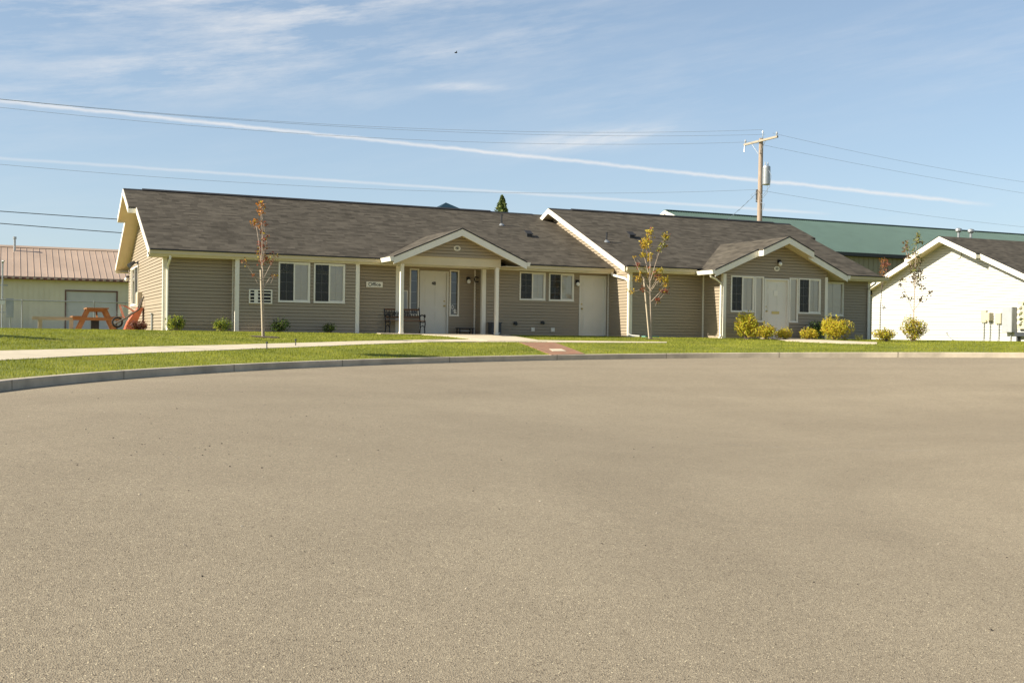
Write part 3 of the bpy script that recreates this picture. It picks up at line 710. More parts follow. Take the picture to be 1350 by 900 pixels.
# ------------------------------------------------------------------ garden bench
o=thing('garden_bench',(7.45,-.3,.022),'dark slatted garden bench with curled cast iron ends on the porch','bench')
bx0,bx1,bz=6.84,8.02,.022
for x in (bx0,bx1):
    e=MB(); r_=.019
    e.tube([(x,-.58,bz),(x,-.54,bz+.16),(x,-.60,bz+.30),(x,-.58,bz+.40)],r_,6)
    e.tube([(x,-.10,bz),(x,-.14,bz+.18),(x,-.12,bz+.38),(x,-.06,bz+.60),(x,.0,bz+.80),(x,.03,bz+.83)],r_,6)
    e.tube([(x,-.60,bz+.385),(x,-.36,bz+.36),(x,-.11,bz+.375)],r_,6)
    e.tube([(x,-.09,bz+.56),(x,-.28,bz+.60),(x,-.46,bz+.575),(x,-.56,bz+.60),(x,-.60,bz+.56),(x,-.56,bz+.52),(x,-.53,bz+.54)],r_,6)
    e.tube([(x,-.56,bz+.39),(x,-.50,bz+.48),(x,-.50,bz+.57)],.013,6)
    e.tube([(x,-.55,bz+.2),(x,-.35,bz+.26),(x,-.14,bz+.2)],.013,6)
    e.build('end_frame','black',o)
m=MB()
for i in range(5): y=-.58+.105*i; m.box(bx0-.02,bx1+.02,y,y+.085,bz+.40,bz+.425)
m.build('seat','benchwood',o)
m=MB(); m.box(bx0,bx1,-.015,.01,bz+.74,bz+.80).box(bx0,bx1,-.085,-.06,bz+.50,bz+.55).build('back_rail','benchwood',o)
m=MB()
for i in range(13): 
    x=bx0+.07+i*(bx1-bx0-.14)/12; m.tube([(x,-.07,bz+.55),(x,-.01,bz+.745)],.011,6)
    if i%2==0 and i<12: xc=x+(bx1-bx0-.14)/12; m.tube([(xc+.045*math.cos(q),-.04+.012*math.sin(q),bz+.645+.05*math.sin(q)) for q in [2*math.pi*k/10 for k in range(11)]],.009,5)
m.build('back_casting','black',o)
# splash block, utility conduit, meter box on end wall
tag(MB().prism([(15.42,-1.95,-.01),(15.95,-1.98,-.012),(15.95,-1.66,-.012),(15.42,-1.7,-.01)],(0,0,.055)).build('splash_block',['splash'],loc=(15.7,-1.8,0)),'green splash block at the foot of the white downspout between the wings','splash block')
o=thing('conduit',(-.04,2.4,0),'grey conduit stub standing at the sunlit end wall behind the reddish shrub','conduit')
MB().box(-.07,-.02,2.33,2.47,0,.52).build('pipe','greymetal',o); MB().box(-.09,-.018,2.30,2.50,.52,.56).build('cap','greymetal',o)
o=thing('utility_box',(-.08,6.0,1.07),'beige utility box on the sunlit end wall below the window','utility box')
MB().box(-.15,-.016,5.6,6.3,.83,1.32).build('body','boxtan',o); MB().box(-.162,-.151,5.64,6.26,.87,1.28).build('cover','boxtan',o)
# ------------------------------------------------------------------ white building
wb=thing('white_building',(36.5,5.2,0),'white-sided building with a brown roof, its sunlit gable end facing left','building')
XW=36.5; zw=lambda y:2.5+SL*(5.7-abs(y-5.2)); w=MB()
siding(FL(XW),0,10.4,-.1,4.86,Lf=lambda z:0 if z<2.6 else (z-2.6)/SL,Rf=lambda z:10.4 if z<2.6 else 10.4-(z-2.6)/SL,mb=w,cuts=(2.6,),e=.125)
siding(FX(0),XW,50,-.1,2.4,mb=w,e=.125); siding(frame((0,10.4,0),(1,0,0),(0,1,0)),XW,50,-.1,2.4,mb=w,e=.125)
siding(FR(50),0,10.4,-.1,4.86,Lf=lambda z:0 if z<2.6 else (z-2.6)/SL,Rf=lambda z:10.4 if z<2.6 else 10.4-(z-2.6)/SL,mb=w,cuts=(2.6,),e=.125)
w.build('wall','siding_white',wb)
r=MB(); ZW=zw(5.2)
for ye,yp in ((-.5,3.0),(10.9,7.4)):
    slopes(r,XW-.45,50.4,ye,5.2,2.5,ZW); slopes(r,XW-.72,XW-.45,yp,5.2,zw(3.0),ZW)
wr=r.build('roof','roofX',wb)
f=MB(); s=MB(); e=MB()
for ye,yp in ((-.5,3.0),(10.9,7.4)):
    rakeset(XW-.45,ye,yp,2.5,zw(3.0),0,XW,fm=f,sm=s); rakeset(XW-.72,yp,5.2,zw(3.0),ZW,0,XW,fm=f,sm=s)
    rake(f,XW-.475,XW-.451,ye,yp,2.5,zw(3.0),-.27,-.202); rake(f,XW-.745,XW-.721,yp,5.2,zw(3.0),ZW,-.27,-.202)
    f.box(XW-.72,XW-.45,yp-.012,yp+.012,zw(3.0)-.22,zw(3.0)-.056)
    rake(e,XW-.76,XW-.70,yp,5.2,zw(3.0),ZW,-.01,.012); rake(e,XW-.49,XW-.43,ye,yp,2.5,zw(3.0),-.01,.012)
    y0,y1=min(ye,ye+.5*(1 if ye<0 else -1)),max(ye,ye+.5*(1 if ye<0 else -1)); f.box(XW-.45,50.3,ye-.01,ye+.01,2.28,2.44); s.box(XW-.45,50.3,y0+.01,y1,2.29,2.30)
f.build('fascia','trim',wb); s.build('soffit','soffit',wb); e.build('drip_edge','edge',wr)
m=MB(); P=[(XW-.02,4.75+.24*math.cos(2*math.pi*i/20),4.08+.24*math.sin(2*math.pi*i/20)) for i in range(20)]; m.prism(P,(-.03,0,0))
for i in range(5): m.box(XW-.06,XW-.05,4.57,4.93,3.96+i*.05,3.975+i*.05)
m.build('gable_vent','siding_white',wb)
for i,(x,h) in enumerate(((37.3,.42),(38.1,.42))):
    z=ZW-.1; m=MB(); m.tube([(x,5.5,z),(x,5.5,z+h)],.06,10); m.tube([(x,5.5,z+h-.04),(x,5.5,z+h+.02),(x,5.5,z+h+.12),(x,5.5,z+h+.16)],[.10,.16,.15,.05],12); m.build('flue','galv',wr)
MB().box(49,49.08,6,6.08,4.3,5.05).build('vent_pipe','dark',wr)
# services on its gable wall
def ubox(y0,y1,z0,z1,dp,name,label,mat='boxtan',cat='utility box',group='utility boxes on the white gable wall',pipe=True):
    o=thing(name,(XW-dp/2,(y0+y1)/2,z0),label,cat,group)
    MB().box(XW-dp,XW-.017,y0,y1,z0,z1).build('body',mat,o); MB().box(XW-dp-.012,XW-dp-.001,y0+.025,y1-.025,z0+.025,z1-.025).build('cover',mat,o)
    if pipe: MB().tube([(XW-.07,(y0+y1)/2,z0),(XW-.07,(y0+y1)/2,.25),(XW-.09,(y0+y1)/2+.03,.0)],.022,8).build('conduit','greymetal',o)
    return o
ubox(2.95,3.25,.86,1.42,.10,'utility_box','tall beige utility box, leftmost on the white gable wall')
ubox(2.62,2.88,.94,1.30,.26,'utility_box','deep beige utility box, second from the left on the white gable wall')
ubox(2.10,2.42,.80,1.29,.12,'utility_box','beige utility box between its deep neighbour and the grey cabinet')
ubox(1.32,1.86,.42,1.54,.32,'electrical_cabinet','large grey electrical cabinet on the white gable wall','greymetal','electrical cabinet',None)
o=thing('meter_bank',(36.4,.9,.55),'column of round electric meters right of the grey cabinet','electric meters')
MB().box(XW-.20,XW-.017,.45,1.14,.57,1.80).build('panel','boxtan',o); MB().box(XW-.26,XW-.018,.50,1.22,.24,.42).build('trough','dark',o); MB().box(XW-.2,XW-.05,1.1,1.18,0,.24).build('conduit','dark',o)
for i in range(4):
    z=.83+i*.235; MB().tube([(XW-.20,.98,z),(XW-.30,.98,z),(XW-.34,.98,z)],[.085,.085,.06],14).build('meter','globe',o)
tag(MB().tube([(XW-.02,5.30,.36),(XW-.12,5.30,.36),(XW-.12,5.26,.30),(XW-.10,5.0,.10),(XW-.14,4.6,.0)],.018,6).build('hose_tap',['greymetal'],loc=(36.45,5.3,.3)),'hose tap with a short hose low on the white gable wall','tap')
# ------------------------------------------------------------------ green-roofed building
gb=thing('green_roofed_building',(56,50,0),'long khaki metal building with a dark green metal roof rising behind the houses','building')
gy,gr=50,62; ge,gz=8.3,12.75; sg=(gz-ge)/(gr-gy+.6)
m=MB(); m.box(57,135,gy,gy+.2,-.1,ge-.1); m.prism([(57,gy+.2,-.1),(57,gy+.2,ge-.1),(57,gr,gz-.15),(57,2*gr-gy-.2,ge-.1),(57,2*gr-gy-.2,-.1)],(.2,0,0)); m.box(57,135,2*gr-gy-.2,2*gr-gy,-.1,ge-.1)
k=57
while k<135: m.box(k,k+.05,gy-.04,gy-.001,-.1,ge-.15); k+=.6
m.build('wall','greywall',gb)
m=MB()
for sgn in(-1,1):
    ye=gr+sgn*(gr-gy+.6)
    m.prism([(56.3,ye,ge),(136,ye,ge),(136,gr,gz),(56.3,gr,gz)],(0,0,-.08))
    k=56.35
    if sgn<0:
        while k<136:
            m.prism([(k,ye-.02,ge+.0),(k+.05,ye-.02,ge),(k+.05,gr,gz),(k,gr,gz)],(0,0,.05)); k+=.30
m.build('roof','teal',gb)
MB().box(56.3,136,gr-.25,gr+.25,gz+.02,gz+.10).build('ridge_cap','teal',gb)
m=MB(); m.box(56.3,136,gy-.75,gy-.61,ge-.32,ge-.0).box(56.5,135.8,gy-.6,gy,ge-.34,ge-.30); m.build('eave_trim','black',gb)
m=MB(); 
for sgn in(-1,1):
    ye=gr+sgn*(gr-gy+.6); rake(m,56.24,56.29,ye,gr,ge,gz,-.35,.02)
m.build('rake_trim','trim',gb)
# small teal roof peeping over the office ridge
tb=thing('teal_roofed_house',(24.4,42,0),'far house whose dark teal roof peak shows above the office ridge','house')
m=MB(); ap=(24.95,42,9.62); q=[(20.5,37.5,7.0),(29.4,37.5,7.0),(29.4,46.5,7.0),(20.5,46.5,7.0)]
m.add([ap]+q,[(0,1,2),(0,2,3),(0,3,4),(0,4,1),(4,3,2,1)]); m.build('roof',simple('dark_teal_roof',(.012,.035,.05),.5),tb)
MB().box(21,29,38,46,-.1,7.0).build('wall','shed',tb)
# ------------------------------------------------------------------ pale shed with faded red roof
sh=thing('metal_shed',(-8,40,0),'long pale metal shed with a faded red ribbed roof and one garage door','shed')
x0,x1=-22,9; m=MB()
for a,b,z0,z1 in ((x0,-.98,-.1,3.2),(-.98,2.12,2.42,3.2),(2.12,x1,-.1,3.2)): m.box(a,b,40,40.15,z0,z1)
m.prism([(x0,40.15,-.1),(x0,40.15,3.2),(x0,45,5.15),(x0,49.85,3.2),(x0,49.85,-.1)],(.15,0,0)); m.prism([(x1-.15,40.15,-.1),(x1-.15,40.15,3.2),(x1-.15,45,5.15),(x1-.15,49.85,3.2),(x1-.15,49.85,-.1)],(.15,0,0)); m.box(x0,x1,49.85,50,-.1,3.2)
k=x0
while k<x1:
    if not(-1.1<k<2.15): m.box(k,k+.03,39.975,39.999,-.1,3.15)
    k+=.3
m.build('wall','shed',sh)
m=MB()
for sgn in(-1,1):
    ye=45+sgn*5.5; m.prism([(x0-.2,ye,3.18),(x1+.2,ye,3.18),(x1+.2,45,5.32),(x0-.2,45,5.32)],(0,0,-.07))
    k=x0-.15
    while k<x1+.2: m.prism([(k,ye-.01,3.18),(k+.022,ye-.01,3.18),(k+.022,45,5.32),(k,45,5.32)],(0,0,.022)); k+=.38
rs=m.build('roof','pink',sh)
MB().prism([(x0-.2,44.75,5.26),(x0-.2,45,5.40),(x0-.2,45.25,5.26)],(x1-x0+.4,0,0)).build('ridge_cap','pink',rs)
m=MB(); k=x0
while k<x1: m.box(k,k+.16,39.36,39.44,3.02,3.12); k+=.40
m.build('snow_guard','pink',rs)
MB().box(x0-.2,x1+.2,39.44,39.5,2.98,3.11).build('eave_trim','pinktrim',sh)
MB().tube([(-3.83,44.2,4.9),(-3.83,44.2,5.75)],.07,10).tube([(-3.83,44.2,5.75),(-3.83,44.2,5.9)],[.11,.11],10).build('vent_pipe','galv',rs)
d=MB(); d.box(-.9,2.04,40.05,40.1,-.02,2.36)
for i in range(1,4): d.box(-.9,2.04,40.045,40.0495,i*.59-.006,i*.59+.006)
gd=d.build('garage_door','garage',sh)
MB().box(-.98,-.9,39.96,40.06,-.05,2.36).box(2.04,2.12,39.96,40.06,-.05,2.36).box(-.98,2.12,39.96,40.06,2.36,2.44).build('door_frame','pinktrim',gd)
# service post at the left
o=thing('electric_service_post',(-4.25,20,0),'grey electric service box and conduit beside the pale shed','electric service')
MB().box(-4.27,-3.96,19.9,20.1,.50,1.34).build('cabinet','greymetal',o); MB().box(-4.25,-3.98,19.885,19.899,.54,1.30).build('door','greymetal',o)
MB().tube([(-4.42,20,0),(-4.42,20,2.9)],.035,8).tube([(-4.1,20.02,0),(-4.1,20.02,.5)],.03,8).build('conduit','galv',o)
MB().tube([(-4.42,20,2.9),(-4.42,19.97,3.0),(-4.36,19.9,2.98)],[.05,.05,.03],8).build('weatherhead','galv',o)
MB().tube([(-4.42,19.96,1.18),(-4.42,19.84,1.18)],.12,14).build('meter','globe',o)
MB().box(-4.62,-4.2,20.11,20.15,.7,.75).box(-4.62,-4.2,20.11,20.15,1.9,1.95).build('bracket','galv',o)
# fence
o=thing('chain_link_fence',(-1,12,0),'low galvanised chain-link fence running behind the picnic table','fence')
MB().tube([(-9,12,1.10),(.30,12,1.08)],.022,8).build('top_rail','galv',o)
for x in (-8.9,-6.3,-3.7,-1.13): MB().tube([(x,12,0),(x,12,1.12)],.026,8).build('post','galv',o)
m=MB(); k=-9.
while k<.0:
    for sg in(-1,1):
        a=(k,12.004*1,.03) if sg>0 else (k,12,1.08); b=(min(k+1.05,.05),12,1.08) if sg>0 else (min(k+1.05,.05),12,.03); m.tube([a,b],.0009,3,caps=False)
    k+=.07
m.build('mesh','galv',o)
MB().tube([(.30,12,0),(.30,12,1.12)],.026,8).build('post','galv',o)
# ------------------------------------------------------------------ picnic table (seen end on)
TX,TY=-1.33,8.0
o=thing('picnic_table',(TX,TY,.02),'orange-stained wooden A-frame picnic table on a small slab','picnic table')
zb=.02
m=MB()
for i in range(5): y=0; x=TX-.36+i*.148; m.box(x,x+.138,TY-.9,TY+.9,zb+.72,zb+.76)
m.build('top','tablewood',o)
for sgn in(-1,1):
    m=MB()
    for i in range(2): x=TX+sgn*.68+(-.14 if i==0 else .005); m.box(x,x+.135,TY-.9,TY+.9,zb+.42,zb+.46)
    m.build('seat','tablewood',o)
for y in(TY-.62,TY+.58):
    for sgn in(-1,1):
        MB().prism([(TX+sgn*.66,y,zb),(TX+sgn*.52,y,zb),(TX+sgn*.20,y,zb+.72),(TX+sgn*.33,y,zb+.72)][::sgn],(0,.045,0)).build('leg','tablewood',o)
    MB().box(TX-.80,TX+.80,y-.042,y-.002,zb+.32,zb+.42).box(TX-.34,TX+.34,y-.042,y-.002,zb+.63,zb+.718).build('cross_brace','tablewood',o)
MB().prism([(TX-.03,TY-.58,zb+.40),(TX+.03,TY-.58,zb+.40),(TX+.03,TY-.1,zb+.72),(TX-.03,TY-.1,zb+.72)],(0,.05,0)).build('diagonal_brace','tablewood',o)
o=thing('plank_bench',(-2.7,8.2,0),'long weathered plank bench left of the picnic table','bench')
MB().box(-3.42,-2.05,8.05,8.30,.40,.445).box(-3.42,-2.05,8.04,8.049,.33,.40).build('seat','greywood',o)
for x in(-3.22,-2.2): MB().box(x,x+.13,8.08,8.27,0,.40).build('leg','greywood',o)
o=thing('black_crate',(-1.28,9.3,0),'black crate standing behind the picnic table','crate')
MB().box(-1.42,-1.14,9.1,9.4,.0,.34).build('body','black',o); MB().box(-1.44,-1.12,9.08,9.42,.34,.37).build('rim','black',o)
# ------------------------------------------------------------------ wheelbarrow propped on the end wall
WY=5.2
o=thing('wheelbarrow',(-.7,WY,0),'orange-red wheelbarrow tipped up against the sunlit end wall','wheelbarrow')
tr=MB(); 
A=[(-.66,WY-.28,.02),(-.30,WY-.30,.03),(-.06,WY-.32,.80),(-.34,WY-.26,.66)]
P=[(-.62,.03),(-.34,.0),(.0-.03,.78),(-.22,.76),(-.52,.30)]
outer=[(p[0],WY-.30,p[1]) for p in P]; 
tr.prism(outer,(0,.60,0)); tr.build('tray','barrow',o)
for y in(WY-.30,WY+.30):
    yy=y*1.0; MB().tube([(-.92,WY+(y-WY)*.25,.22),(-.55,WY+(y-WY)*.8,.44),(-.18,yy,.72),(-.02 if y>WY else .0-.03,yy,1.16 if y<WY else 1.1)],[.018,.032,.03,.024],8).build('handle','handle',o)
m=MB(); m.tube([(-.84+.155*math.cos(q),WY,.27+.155*math.sin(q)) for q in [2*math.pi*k/24 for k in range(25)]],.032,8,caps=False); wh=m.build('wheel','rubber',o)
m=MB(); m.tube([(-.84+.125*math.cos(q),WY,.27+.125*math.sin(q)) for q in [2*math.pi*k/20 for k in range(21)]],.01,6,caps=False)
for k in range(4): q=math.pi*k/4; m.tube([(-.84-.12*math.cos(q),WY,.27-.12*math.sin(q)),(-.84+.12*math.cos(q),WY,.27+.12*math.sin(q))],.006,5)
m.tube([(-.84,WY-.09,.27),(-.84,WY+.09,.27)],.016,8); m.build('rim','greymetal',wh)
for y in(WY-.22,WY+.22): MB().tube([(-.62,y,.40),(-.78,y,.86),(-.55,y,.80),(-.28,y,.62)],.013,6).build('leg','barrow',o)
# ------------------------------------------------------------------ utility pole and wires
PX,PY=33.7,16.25
o=thing('utility_pole',(PX,PY,0),'weathered wooden utility pole with crossarm and transformer behind the roofs','utility pole')
MB().tube([(PX-.06,PY,0),(PX,PY,6.5),(PX+.03,PY,11.05),(PX+.03,PY,11.07)],[.17,.14,.115,.08],14).build('pole','polewood',o)
MB().box(PX-.20,PX-.10,PY-1.68,PY+1.30,10.83,10.94).build('crossarm','armwood',o)
for sgn in(-1,1): MB().tube([(PX-.15,PY+sgn*.62,10.82),(PX-.1,PY+sgn*.06,10.2)],.014,5).build('brace','galv',o)
for y,z in ((PY-1.6,10.94),(PY+1.2,10.94)):
    MB().tube([(PX-.15,y,z),(PX-.15,y,z+.12),(PX-.15,y,z+.22)],[.02,.06,.03],10).build('insulator','greymetal',o)
MB().tube([(PX+.1,PY-.05,10.7),(PX+.1,PY-.05,11.38)],.022,8).tube([(PX+.1,PY-.05,11.38),(PX+.1,PY-.05,11.48)],[.05,.03],8).build('insulator','galv',o)
MB().tube([(PX-.15,PY+1.25,10.83),(PX-.22,PY+1.2,10.45)],.03,8).build('cutout_fuse','galv',o)
ty=PY-.56
MB().tube([(PX,ty,8.42),(PX,ty,8.46),(PX,ty,9.36),(PX,ty,9.44),(PX,ty,9.47)],[.19,.215,.215,.20,.06],18).build('transformer','galv',o)
MB().tube([(PX,ty+.36,8.45),(PX,ty+.36,9.4)],.05,8).build('mounting_rail','dark',o)
for q in(-.09,.09): MB().tube([(PX+q,ty,9.45),(PX+q,ty,9.68)],[.03,.02],8).build('bushing','galv',o)
MB().tube([(PX-.02,ty-.22,9.2),(PX,ty-.42,8.9),(PX,ty-.30,8.3),(PX,PY-.3,7.9),(PX,PY-.05,7.95)],.012,5).tube([(PX-.02,ty-.1,8.42),(PX,ty-.1,8.0),(PX,PY-.2,7.7),(PX,PY,7.6)],.012,5).tube([(PX-.2,PY+.1,8.1),(PX-.3,PY+.45,7.95),(PX-.1,PY+.1,7.6),(PX,PY-.4,7.4),(PX,PY-.3,7.1),(PX,PY,7.05)],.012,5).build('jumper_wire','wiregrey',o)
MB().box(PX-.1,PX+.05,PY+.14,PY+.24,7.55,8.25).build('rack','dark',o)
def wire(name,c,xa,xb,label,r=.0065,ye=None,mat='wiregrey',n=60):
    pts=[]
    for x in np.linspace(xa,xb,n):
        z=float(np.polyval(c,x)); pts.append((x,PY if ye is None else PY+ye(x),z))
    tag(MB().tube(pts,r,4,caps=False).build(name,mat,loc=pts[0]),label,'power line','overhead power lines')
wire('overhead_wire',[0.001653,0.006426,9.441783],-60,33.8,'topmost thin power line running left from the pole tip')
wire('overhead_wire',[0.001555,0.002727,9.414378],-60,34.0,'second thin power line from the top, running left from the crossarm',ye=lambda x:0)
wire('overhead_wire',[0.001805,-0.006047,9.038051],-60,33.0,'third thin power line, running left from the near end of the crossarm')
wire('overhead_wire',[0.001638,-0.009243,6.686108],-60,33.6,'lowest thin power line left of the pole, meeting it below the transformer')
wire('overhead_wire',[0.001729,-0.224369,17.104121],34.5,85,'upper power line running right from the crossarm')
wire('overhead_wire',[0.000907,-0.14821,14.688132],33.0,85,'middle power line running right from the pole')
wire('overhead_wire',[0.001373,-0.168854,12.326027],33.7,85,'lowest power line running right from below the transformer')
wire('overhead_wire',[.0006,-0.0150,4.755],-40,33.6,'upper thick black cable low in the sky at the left',.016,mat='wire')
wire('overhead_wire',[.0006,-0.0300,4.185],-40,33.6,'lower thick black cable low in the sky at the left',.016,mat='wire')
m=MB(); a=Vector((PX-.1,PY,8.15)); b=Vector((23.5,8.2,4.0)); pts=[]
for i in range(61):
    t=i/60; p=a.lerp(b,t); p.z-=1.0*t*(1-t); pts.append(p+Vector((0,math.sin(i*1.3)*.01,math.cos(i*1.3)*.012)))
m.tube(pts,[.018 if (i//2)%2 else .010 for i in range(61)],5); tag(m.build('service_drop',['galv'],loc=tuple(a)),'twisted pale service cable dropping from the pole to the right wing','power cable')
# ------------------------------------------------------------------ trees
def leafquad(mb,p,s,mi):
    d=Vector((random.gauss(0,1),random.gauss(0,1),random.gauss(0,1))).normalized(); e=d.orthogonal().normalized(); e=Matrix.Rotation(random.random()*6.3,3,d)@e; f=d.cross(e)
    p=Vector(p); mb.add([p-e*s*.5,p+f*s*.38+e*s*.05,p+e*s*.6,p-f*s*.38+e*s*.05],[(0,1,2,3)],mi)
def young_tree(base,trunk,branches,clusters,label,tr=.023,mats=('l_orange','l_red','l_brown','l_yel'),bark='bark',ls=.062,group='young leafless trees on the lawn',guard=False):
    bx,by=base; z0=G(bx,by); o=thing('young_tree',(bx,by,z0),label,'tree',group)
    dep={}
    def W(p,dd=0): return (bx+p[0]*CA+dd*SA,by-p[0]*SA+dd*CA,z0+p[1])
    h=trunk[-1][1]; m=MB(); m.tube([W(p) for p in trunk],[max(tr*(1-.85*p[1]/h),.005) for p in trunk],8); m.tube([(bx,by,z0-.05),(bx,by,z0+.06)],[tr*1.5,tr],8)
    tw=[]
    for B in branches:
        dd=random.uniform(-.5,.5); k=len(B)-1; pts=[W(p,dd*i/k) for i,p in enumerate(B)]
        m.tube(pts,[max(.012*(1-.7*i/k),.0035) for i in range(k+1)],5)
        for i in range(1,k+1):
            tw.append((B[i],dd*i/k))
    cl=MB()
    for (cx,cz,r,n,mi) in clusters:
        if tw: q=min(tw,key=lambda t:(t[0][0]-cx)**2+(t[0][1]-cz)**2); dd=q[1] if (q[0][0]-cx)**2+(q[0][1]-cz)**2<.06 else random.uniform(-.15,.15)
        else: dd=random.uniform(-.12,.12)
        c=W((cx,cz),dd)
        src=W((trunk[0][0]*.3+cx*.6,max(cz-.22,.9)),dd*.7)
        m.tube([src,c],[.005,.003],4)
        for i in range(int(n*LS)):
            p=(c[0]+random.gauss(0,r*.55),c[1]+random.gauss(0,r*.55),c[2]+random.gauss(0,r*.5))
            if random.random()<.25: m.tube([c,p],[.003,.002],3,caps=False)
            leafquad(cl,p,ls*random.uniform(.6,1.25),mi if random.random()<.75 else random.randrange(len(mats)))
    m.build('trunk',bark,o); cl.build('crown',list(mats),o)
    if guard: MB().tube([(bx,by,z0),(bx,by,z0+.28)],.055,10).build('trunk_guard','trim',o)
    return o,W
def cv(L,bx,by,k): return [((x-bx)/k,(by-y)/k) for x,y in L]
def cc(L,bx,by,k,extra=0): return [((x-bx)/k,(by-y)/k,r/k,n,mi) for x,y,r,n,mi in L]
LS=1.5
k=233;B=(228,870)
o1,W1=young_tree((2.06,-4.42),cv([(228,870),(222,680),(218,500),(210,350),(210,200),(198,90),(194,35)],*B,k),
 [cv(L,*B,k) for L in ([(210,440),(185,300),(160,190),(142,150)],[(224,500),(265,410),(288,350)],[(216,520),(170,490),(120,410)],[(214,400),(235,270),(228,200)],[(222,560),(252,500),(278,480)])],
 cc([(194,40,22,34,0),(200,85,20,24,0),(142,145,26,34,0),(170,172,12,8,0),(215,160,18,16,1),(205,215,18,16,2),(220,262,16,14,1),(205,300,30,50,1),(238,240,12,8,1),(214,370,30,50,1),(210,405,22,22,1),(285,365,26,18,2),(265,400,12,8,1),(118,405,22,18,2),(275,480,20,16,2),(165,485,14,9,1),(190,340,20,12,2)],*B,k),
 'thin bare young tree with a few orange leaves in front of the air conditioner')
k=243;B=(243,885);LS=2.3
o2,W2=young_tree((14.89,-3.19),cv([(243,885),(234,640),(228,480),(226,300),(222,150),(222,50)],*B,k),
 [cv(L,*B,k) for L in ([(224,490),(160,380),(120,300),(95,230)],[(226,410),(200,280),(190,215)],[(236,590),(300,520),(328,490),(365,510)],[(234,510),(275,440),(310,410),(345,425)],[(232,420),(262,300),(280,230),(305,150),(335,70)],[(230,500),(275,400)],[(226,520),(170,490),(80,515)])],
 cc([(222,40,24,40,3),(205,95,26,44,3),(208,125,30,50,3),(165,120,22,20,3),(165,160,20,20,0),(185,155,20,24,3),(185,212,22,28,3),(235,215,20,24,3),(230,250,20,20,0),(332,80,24,34,3),(330,100,20,22,4),(308,140,24,28,4),(285,185,22,22,4),(345,155,12,8,2),(290,350,26,24,3),(340,415,24,34,3),(340,455,20,22,0),(298,410,18,14,0),(130,408,26,28,0),(78,512,26,22,0),(290,570,22,22,1),(357,508,22,18,1),(100,235,18,10,0),(130,300,22,14,1),(215,320,22,14,1),(170,490,24,14,1),(330,500,20,14,1),(150,360,16,9,0),(250,360,20,10,1),(275,390,20,14,1),(210,380,20,10,2)],*B,k),
 'young maple with yellow and rusty leaves in front of the wall between the wings',mats=('l_gold','l_red','l_brown','l_yel','l_olive'))
k=170;B=(312,775);LS=1.8
young_tree((23.2,-6.15),cv([(312,775),(313,640),(316,480),(318,320),(324,165)],*B,k),
 [cv(L,*B,k) for L in ([(315,620),(290,540),(262,450)],[(314,600),(345,545),(385,505)],[(317,480),(350,420),(352,360)],[(318,400),(290,320),(275,240)])],
 cc([(325,180,16,22,3),(322,215,20,24,4),(340,220,12,10,0),(285,220,18,18,0),(290,250,16,14,4),(305,275,20,20,4),(330,300,20,20,4),(290,300,18,18,0),(350,325,18,16,2),(315,350,24,30,2),(300,375,18,18,4),(350,380,18,18,2),(320,405,26,32,2),(352,412,18,16,2),(320,440,24,26,2),(350,470,18,16,2),(268,430,14,10,2),(255,455,10,6,2),(385,505,16,12,2),(268,520,14,10,2),(345,540,20,16,2),(300,535,16,12,2),(275,260,14,12,0)],*B,k),
 'slender young tree with brown and olive leaves before the white gable wall',mats=('l_brown','l_dk','l_dk','l_olive','l_olive'),guard=True,ls=.07)
k=137;B=(110,735)
young_tree((28.65,1.3),cv([(110,735),(110,560),(118,420),(124,300),(128,270)],*B,k),[cv(L,*B,k) for L in ([(116,450),(140,360),(155,300)],[(116,470),(100,380),(95,320)])],
 cc([(128,285,18,26,0),(110,305,18,26,1),(150,298,18,26,1),(100,330,18,20,2),(135,320,20,26,1),(122,350,18,20,0),(140,375,18,18,2),(112,370,14,12,2),(130,550,12,10,2),(155,330,14,12,1)],*B,k),
 'thin young tree with reddish leaves in the gap between the two buildings',mats=('l_orange','l_red','l_brown','l_red'),bark='bark2',tr=.022,ls=.06)
for (bx,by,h,lab) in ((-5.15,-8.8,5.9,'young tree left of the view whose crown shades the verge'),(-11.2,-7.4,4.6,'young tree left of the view whose shadow crosses the upper lawn')):
    tk=[(0,0),(.02,h*.5),(0,h)]
    cl=[(random.gauss(0,.20),h-.1-random.random()*.8,.24,200,random.randrange(4)) for i in range(12)]
    young_tree((bx,by),tk,[],cl,lab,mats=('l_gold','l_red','l_brown','l_yel'),ls=.085,tr=.045)
def stake(pb,pt,label):
    tag(MB().tube([pb,pt],.022,8).build('tree_stake',['stake'],loc=pb),label,'stake','tree stakes')
zb1=G(2.06,-4.42); stake((2.06-.026*CA-.05*SA,-4.42+.026*SA-.05*CA,zb1-.02),(2.06-.11*CA,-4.42+.11*SA,zb1+1.8),'thin pale stake tied to the tree with orange leaves')
zb2=G(14.89,-3.19); stake((14.89-.07*CA-.05*SA,-3.19+.07*SA-.05*CA,zb2-.02),(14.89-.27*CA,-3.19+.27*SA,zb2+1.95),'leaning pale stake beside the yellow-leaved maple')
